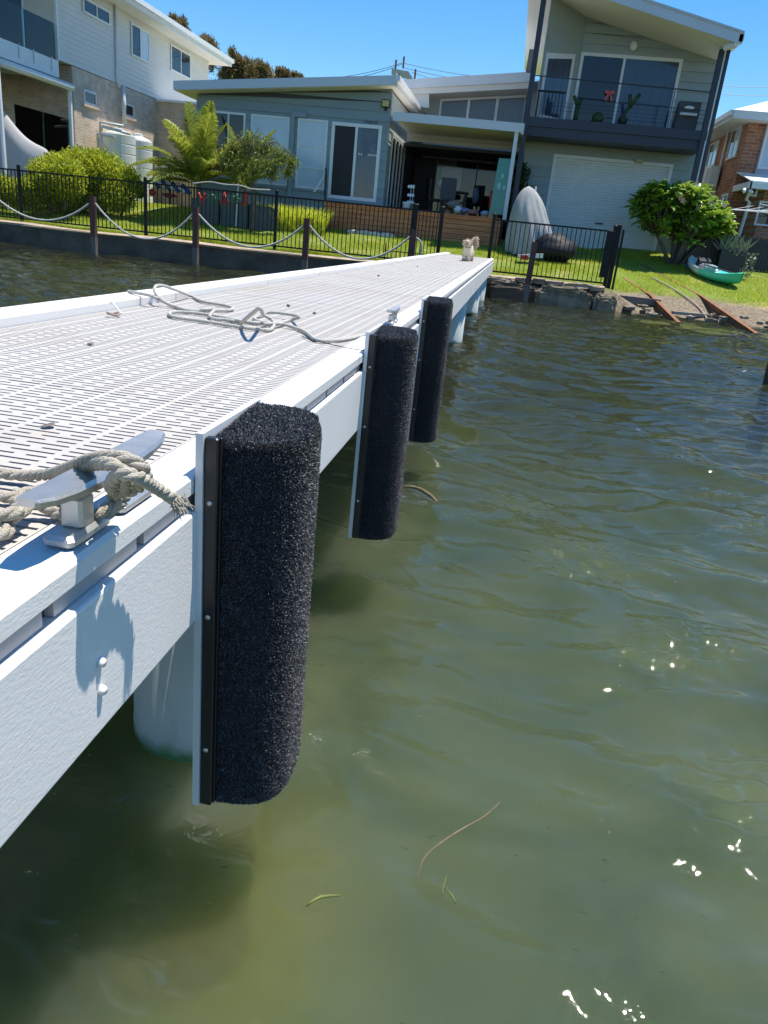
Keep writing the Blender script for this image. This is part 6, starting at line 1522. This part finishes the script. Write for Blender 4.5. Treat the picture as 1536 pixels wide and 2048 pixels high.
# weeping small tree
wt = thing('weeping_tree', GY(500, 420, 22.0), 'small weeping tree with thin trunk and drooping leaves before the windows', 'tree'); tb_ = GY(503, 440, 22.0); tp_ = GY(505, 285, 22.0)
branchy('trunk', [([(tb_.x, 22, .85), (tb_.x+.05, 22, 1.6), (tp_.x, 22, tp_.z-.3)], .05, .03)] + [([(tp_.x, 22, tp_.z-.5), (tp_.x+dx*.5, 22+dy*.5, tp_.z+.05), (tp_.x+dx, 22+dy, tp_.z-.25)], .025, .008) for dx, dy in ((-.8, .1), (.9, 0), (.5, .5), (-.4, -.4), (1.2, -.1), (.2, -.5))], M['trunk'], wt)
cs, rs = [], []
for (u, v, r_) in ((470, 300, .42), (500, 287, .45), (530, 300, .42), (560, 315, .36), (585, 325, .25), (455, 320, .38), (480, 335, .35), (520, 330, .38), (545, 345, .3), (495, 355, .25), (575, 345, .22)):
    p = GY(u, v, 22.0+random.uniform(-.3, .3)); cs.append(tuple(p)); rs.append((r_*1.1, r_, r_*.95))
leaf_cloud('crown', cs, rs, 6500, .12, M['willow'], wt, 8, shell=.15, droop=1.1, elong=4.5)
# long strappy grass clumps
gt = thing('strappy_grass', (-7, 23.2, 1.1), 'bright long strappy grass clumps below the blind windows', 'grass plants'); b = MB(); rr = random.Random(3)
for i in range(2600):
    u = rr.uniform(535, 652); v = 402+rr.uniform(-6, 20)*((u-500)/150); y = rr.uniform(22.6, 23.9); p = GY(u, 400, y); p.z = 1.0; h_ = rr.uniform(.35, .85)
    a = rr.uniform(0, 6.28); d = Vector((math.cos(a)*.35*h_, math.sin(a)*.35*h_, h_)); w_ = Vector((.008, 0, 0)); m1 = p+d*.6; e = p+d+Vector((d.x*.6, d.y*.6, -.12*h_))
    b.quad(p-w_, p+w_, m1+w_, m1-w_); b.tri(m1-w_, m1+w_, e)
b.build('blades', M['grassblade'], gt)['kind'] = 'stuff'
# climber beside the patio post
ct = thing('wall_climber', GY(1040, 360, 25.4), 'dark leafy climber on the wall between patio post and mesh cover', 'climber')
cs = [tuple(GY(u, v, 25.5)) for u, v in ((1040, 335), (1047, 350), (1036, 370), (1050, 385), (1038, 400), (1030, 420), (1028, 345))]; leaf_cloud('leaves', cs, [(.26, .2, .28)]*7, 1500, .13, M['climber'], ct, 9, shell=.2, elong=1.8)
branchy('stem', [([(cs[0][0], 25.6, 1.3), (cs[0][0]-.1, 25.6, 2.2), (cs[0][0], 25.6, 3.4)], .02, .008)], M['trunk'], ct)

# frangipani: forked grey limbs with rosettes of long leaves
ft = thing('frangipani_tree', GY(1365, 530, 24.2), 'frangipani tree with big leaf rosettes and pink flowers before the roller door', 'tree')
fb = GY(1350, 515, 24.3); fy = 24.3
rr = random.Random(12)
def rosette_mesh(seed):
    r2 = random.Random(seed); b = MB()
    for k in range(15):
        a = k*2.399; el = r2.uniform(-.35, .85); L = r2.uniform(.24, .36); d = Vector((math.cos(a)*math.cos(el), math.sin(a)*math.cos(el), math.sin(el))); s_ = d.cross(Vector((0, 0, 1))).normalized(); w_ = .048
        u_ = s_.cross(d).normalized()
        p0 = d*.03; p1 = d*L*.45+Vector((0, 0, .01)); p2_ = d*L*.8+Vector((0, 0, -.012)); p3 = d*L+Vector((0, 0, -.05))
        # two halves folded along the mid rib
        for sg in (-1, 1):
            lift = u_*.014
            b.quad(p0, p0+s_*sg*.012, p1+s_*sg*w_+lift, p1); b.quad(p1, p1+s_*sg*w_+lift, p2_+s_*sg*w_*.85+lift, p2_); b.tri(p2_, p2_+s_*sg*w_*.85+lift, p3)
    return meshdata(b, 'leaf_rosette', M['frang'])
rms = [rosette_mesh(s_) for s_ in range(5)]
outline = [(1265, 425), (1275, 400), (1300, 375), (1330, 372), (1360, 365), (1390, 372), (1420, 395), (1440, 415), (1462, 440), (1465, 460), (1440, 470), (1400, 480), (1385, 495), (1345, 478), (1310, 470), (1280, 445)]
def inside(u, v):
    n = len(outline); c = False; j = n-1
    for i in range(n):
        (x1, y1), (x2, y2) = outline[i], outline[j]
        if (y1 > v) != (y2 > v) and u < (x2-x1)*(v-y1)/(y2-y1)+x1: c = not c
        j = i
    return c
segs = []; pts = []; tries = 0
while len(pts) < 215 and tries < 9000:
    tries += 1; u, v = rr.uniform(1270, 1458), rr.uniform(375, 490)
    if not inside(u, v): continue
    y = fy + rr.uniform(-1.0, .9)*(1-((u-1365)/130)**2*.6); p = GY(u, v, y)
    if any((p-q).length < .165 for q in pts): continue
    pts.append(p)
for i, p in enumerate(pts):
    part(rms[i % 5], 'leaf_rosette', ft, p, (rr.uniform(-.4, .4), rr.uniform(-.4, .4), rr.uniform(0, 6.28)), (1.12, 1.12, 1.12))
root = Vector((fb.x, fy, 1.2)); forks = [root+Vector((dx, dy, dz)) for dx, dy, dz in ((-.7, -.2, .75), (-.2, .2, 1.0), (.35, -.2, .9), (.9, .1, .85), (.1, -.5, .7))]
segs = [([tuple(root+Vector((0, 0, -.3))), tuple(root.lerp(f_, .5)+Vector((0, 0, -.08))), tuple(f_)], .07, .04) for f_ in forks]
for p in pts:
    f_ = min(forks, key=lambda q: (q-p).length); segs.append(([tuple(f_), tuple(f_.lerp(p, .5)+Vector((0, 0, -.06))), tuple(p)], .028, .014))
b = MB()
for P_, r0, r1 in segs: b.tube(P_, [r0, (r0+r1)/2, r1], 6)
b.build('trunk', M['trunk'], ft, smooth=True)
b = MB()
for (u, v) in ((1362, 397), (1358, 392), (1366, 402), (1396, 415), (1399, 419), (1424, 405), (1448, 410), (1393, 368)):
    p = GY(u, v, 23.45)
    for k in range(5):
        a = k*1.257; d = Vector((math.cos(a), -.4, math.sin(a)))*.085; s_ = Vector((-math.sin(a), 0, math.cos(a)))*.024; b.quad(p, p+d*.6+s_, p+d, p+d*.6-s_)
b.build('blossom', M['flower'], ft)['kind'] = 'stuff'

# gum trees beyond the roofs
CROWN = {350: [(348, 42, 12), (362, 52, 14), (340, 58, 14), (372, 66, 12)], 405: [(405, 80, 18), (420, 95, 18), (392, 88, 16), (410, 110, 25)],
         470: [(464, 104, 9), (467, 120, 15), (478, 118, 10), (455, 130, 18), (480, 138, 20), (470, 155, 30), (500, 140, 18), (495, 125, 12), (445, 150, 18)],
         520: [(522, 132, 12), (510, 145, 20), (530, 142, 14), (535, 158, 18), (515, 165, 26)], 562: [(556, 142, 8), (566, 148, 11), (574, 150, 9), (560, 158, 14), (576, 162, 12)], 595: [(590, 150, 7), (599, 156, 8), (592, 163, 10)]}
for (u, v, y, w_, n_, lab, sd) in ((350, 60, 62, 1.5, 0, 'brownish casuarina crown behind the cream house roof, leftmost', 1), (405, 95, 60, 2.6, 0, 'rusty-topped bushy tree behind the end of the cream house roof', 2), (470, 125, 58, 3.0, 0, 'tall dark casuarina just right of the cream house roof', 3), (520, 150, 58, 3.0, 0, 'olive-green bushy tree behind the low roof', 4), (562, 160, 60, 1.8, 0, 'small round tree crown above the low roof', 5), (595, 160, 62, 1.2, 0, 'smallest rightmost tree tip above the low roof', 6)):
    top_ = {350: (348, 32), 405: (408, 66), 470: (464, 92), 520: (520, 122), 562: (567, 140), 595: (594, 146)}[u]
    T = GY(top_[0], top_[1], y); t = thing('casuarina_tree', (T.x, y, 1.4), lab, 'tree', 'trees beyond the roofs')
    rr2 = random.Random(sd); H = T.z-1.4; cs, rs = [], []
    for (uu, vv, pr) in CROWN[u]:
        for k in range(3):
            q = GY(uu+rr2.uniform(-.4, .4)*pr, vv+rr2.uniform(-.3, .3)*pr, y+rr2.uniform(-1, 1)*pr*.03); r_ = pr*y/1500*rr2.uniform(.55, .95); cs.append(tuple(q)); rs.append((r_, r_, r_*1.25))
    for k in range(14):
        a_ = rr2.uniform(0, 6.28); q = rr2.random()**.5*w_*.9; cs.append((T.x+q*math.cos(a_), y+q*math.sin(a_), 1.4+H*rr2.uniform(.4, .68))); r_ = w_*.38; rs.append((r_, r_, r_*1.3))
    leaf_cloud('crown', cs, rs, int(9000+5500*w_), .36, M['gum'], t, 50+sd, shell=.1, upb=.6, elong=5.5)
    branchy('trunk', [([(T.x, y, 1.2), (T.x+.2, y, 1.4+H*.4), (T.x, y, T.z-1.2)], .25, .05)]+[([(T.x, y, min(T.z-1.5, c_[2]-1.2)), c_], .06, .02) for c_ in cs[:12]], M['trunk'], t)

# power pole with wires and a bird or two
pp = thing('power_pole', (-4, 50, 1.4), 'grey power pole head with insulators above the roof valley', 'power pole'); q = GY(797, 150, 50.0)
b = MB(); b.lathe([(.30, 1.0), (.26, q.z-.5), (.25, q.z+.05)], (q.x, 50), 14); b.build('pole', M['concrete'], pp, smooth=True)
b = MB(); b.hexa([(q.x-.4,49.8,q.z+.0),(q.x+1.0,49.8,q.z-.25),(q.x+1.0,50.1,q.z-.25),(q.x-.4,50.1,q.z+.0),(q.x-.4,49.8,q.z+.28),(q.x+.6,49.8,q.z+.2),(q.x+.6,50.1,q.z+.2),(q.x-.4,50.1,q.z+.28)]); b.build('crossarm', M['concrete'], pp)
for (dx, dz) in ((-.2, .75), (.25, .95), (1.0, .35)): b = MB(); b.tube([(q.x+dx, 49.9, q.z+dz-.6), (q.x+dx, 49.9, q.z+dz)], .06, 6); b.build('insulator', M['rust'], pp)
b = MB()
for (a_, c_) in (((804, 126), (600, 158)), ((804, 128), (640, 160)), ((806, 126), (1100, 160)), ((806, 135), (1100, 172)), ((824, 145), (1100, 196)), ((1380, 160), (1600, 168)), ((1380, 176), (1600, 186))):
    A_ = GY(*a_, 50); B2 = GY(*c_, 50); b.tube([A_.lerp(B2, k/8)+Vector((0, 0, -.25*4*(k/8)*(1-k/8))) for k in range(9)], .014, 4)
b.build('wires', M['black_plastic'], pp)['kind'] = 'stuff'

# lawn blades
def blades(N, x0, x1, y0, y1, h, seed):
    rr = np.random.default_rng(seed); X = rr.uniform(x0, x1, N); Y = rr.uniform(y0, y1, N); Zz = hgt(X, Y); k = Zz > .40; X, Y, Zz = X[k], Y[k], Zz[k]; n = len(X)
    patch = .6+.4*np.sin(X*1.9+.7*Y)*np.sin(Y*2.3-.5*X); H = h*rr.uniform(.5, 1.3, n)*patch; a = rr.uniform(0, 6.28, n); ln = rr.normal(0, .45, (n, 2))*H[:, None]
    wv = .007*np.stack([np.cos(a), np.sin(a)], -1); P = np.stack([X, Y], -1)
    A = np.column_stack([P-wv, Zz-.01]); B = np.column_stack([P+wv, Zz-.01]); T = np.column_stack([P+ln, Zz+H])
    o = tris_mesh('grass_blades', np.stack([A, B, T], 1).reshape(-1, 3), M['grassblade'], None, 3); return o
g = blades(190000, -16, 9.5, 19.66, 25.9, .075, 21); g['kind'] = 'stuff'; tag(g, 'short bright green lawn grass between seawall and houses', 'grass')
g2 = blades(16000, -16, -2, 19.5, 19.75, .12, 22); g2['kind'] = 'stuff'; tag(g2, 'straggly weeds along the seawall cap under the fence', 'weeds')

# ------------------------------------------------------------------ dog
dt = thing('dog', (-.80, 15.2, .9), 'small cream fluffy dog standing at the far end of the jetty facing the camera', 'dog')
dp = GZ(932, 522, .903); dx, dy = dp.x, dp.y; kz = (dy/14.0)*.84
def skin(name, nodes, edges, mt, parent, sub=2):
    off = Vector(OFF[parent.name]); me = bpy.data.meshes.new(name); me.from_pydata([tuple(Vector(p)-off) for p, r in nodes], edges, [])
    o = bpy.data.objects.new(name, me); COL.objects.link(o); o.parent = parent; OFF[o.name] = tuple(off)
    md = o.modifiers.new('skin', 'SKIN'); sv = me.skin_vertices[0].data
    for i, (p, r) in enumerate(nodes): sv[i].radius = (r, r) if not isinstance(r, tuple) else r; sv[i].use_root = (i == 0)
    s2 = o.modifiers.new('sub', 'SUBSURF'); s2.levels = sub; s2.render_levels = sub; me.materials.append(mt); return o
def D(x, y, z): return (dx+x*kz, dy+y*kz, .90+z*kz)
nodes = [(D(.03, .30, .22), .085), (D(.01, .12, .22), .09), (D(0, -.02, .245), .085), (D(-.005, -.09, .31), .06), (D(-.01, -.14, .365), .072),
         (D(-.05, -.04, .12), .035), (D(-.05, -.05, .02), .030), (D(.05, -.04, .12), .035), (D(.05, -.05, .02), .030),
         (D(-.03, .32, .13), .045), (D(-.03, .36, .07), .028), (D(-.03, .33, .02), .028), (D(.09, .32, .13), .045), (D(.09, .36, .07), .028), (D(.09, .33, .02), .028),
         (D(.06, .37, .30), .022), (D(.09, .38, .37), .022), (D(-.012, -.20, .345), .042)]
edges = [(0,1),(1,2),(2,3),(3,4),(2,5),(5,6),(2,7),(7,8),(0,9),(9,10),(10,11),(0,12),(12,13),(13,14),(0,15),(15,16),(4,17)]
body = skin('body', nodes, edges, M['fur'], dt)
def fluff(nm, cs, rs, N, ln, mt, seed, droop=.4):
    rr = np.random.default_rng(seed); C = np.array(cs); Rr = np.array(rs)[:, None]*np.ones(3); idx = rr.integers(0, len(C), N); d = rr.normal(size=(N, 3)); d /= np.linalg.norm(d, axis=1)[:, None]
    P = C[idx]+d*Rr[idx]*.9; a = d+rr.normal(0, .35, (N, 3)); a[:, 2] -= droop; a /= np.linalg.norm(a, axis=1)[:, None]; s_ = np.cross(a, rr.normal(size=(N, 3))); s_ /= np.linalg.norm(s_, axis=1)[:, None]
    L = ln*rr.uniform(.5, 1.2, N)[:, None]; v = np.stack([P-s_*.004, P+s_*.004, P+a*L], 1).reshape(-1, 3); o = tris_mesh(nm, v, mt, dt, 3); o['kind'] = 'stuff'; return o
fluff('fur_coat', [p for p, r in nodes], [r*kz for p, r in nodes], 5200, .035*kz, M['fur'], 1)
tailc = [D(.075, .38, .385), D(.095, .38, .40), D(.11, .38, .42), D(.12, .38, .40), D(.13, .38, .37), D(.13, .38, .34), D(.13, .38, .31), D(.11, .38, .38), D(.13, .38, .44)]
fluff('tail_plume', tailc, [.035*kz]*9, 1600, .06*kz, M['fur'], 2, -.1)
for sx in (-1, 1):
    b = MB(); b.ell(D(-.01+sx*.078, -.12, .355), (.028*kz, .03*kz, .062*kz), 10, 8); b.build('ear', mat('ear_fur', (.55, .40, .26), .9) if sx < 0 else bpy.data.materials['ear_fur'], dt, smooth=True)
    b = MB(); b.ell(D(-.012+sx*.030, -.205, .385), (.011*kz,)*3, 8, 6); b.build('eye', M['skin_dark'], dt, smooth=True)
b = MB(); b.ell(D(-.014, -.245, .350), (.016*kz, .012*kz, .013*kz), 8, 6); b.build('nose', M['skin_dark'], dt, smooth=True)
b = MB(); b.ell(D(-.013, -.235, .325), (.016*kz, .010*kz, .005*kz), 8, 6); b.build('mouth', M['skin_dark'], dt, smooth=True)
b = MB(); b.tube([D(-.005+.068*math.cos(a), -.09+.06*math.sin(a), .295-.02*math.sin(-a)) for a in np.linspace(0, 6.283, 17)], .008*kz, 6, False); b.build('collar', M['redgum'], dt, smooth=True)

# ------------------------------------------------------------------ floating weed strands
def weed(pts, r, m_, lab):
    P = smooth_path([Vector((GZ(u, v, 0).x, GZ(u, v, 0).y, z)) for u, v, z in pts], .02); b = MB()
    n = len(P); b.tube(P, [r*(.35+.65*math.sin(math.pi*(i+.5)/n)) for i in range(n)], 6); b.v = [(x, y, z) for x, y, z in b.v]
    tag(b.build('floating_weed', m_, smooth=True), lab, 'weed', 'strands of weed floating on the water')
weed([(1000, 1608, .006), (965, 1640, .008), (915, 1668, .007), (868, 1700, .006), (845, 1722, 0), (834, 1755, -.02)], .0029, M['weed'], 'long curved brown weed strand floating near the photo bottom')
weed([(612, 1812, .0), (640, 1800, .008), (680, 1794, .004)], .0035, M['weed2'], 'short yellowish weed strand floating at lower left of the long one')
weed([(893, 1755, .004), (886, 1775, .007), (884, 1790, .0)], .0022, M['weed2'], 'tiny upright weed strand below the long brown one')
weed([(890, 1782, .004), (903, 1795, .006), (912, 1808, .0)], .0022, M['weed2'], 'tiny slanted weed strand, lowest of the group')
weed([(806, 974, .004), (835, 980, .010), (862, 996, .010), (879, 1012, .004)], .010, M['weed'], 'green and brown weed strand floating beside the middle fender')
weed([(812, 972, .002), (828, 976, .008), (850, 985, .004)], .006, M['weed2'], 'thin green weed blade crossing the brown strand by the middle fender')
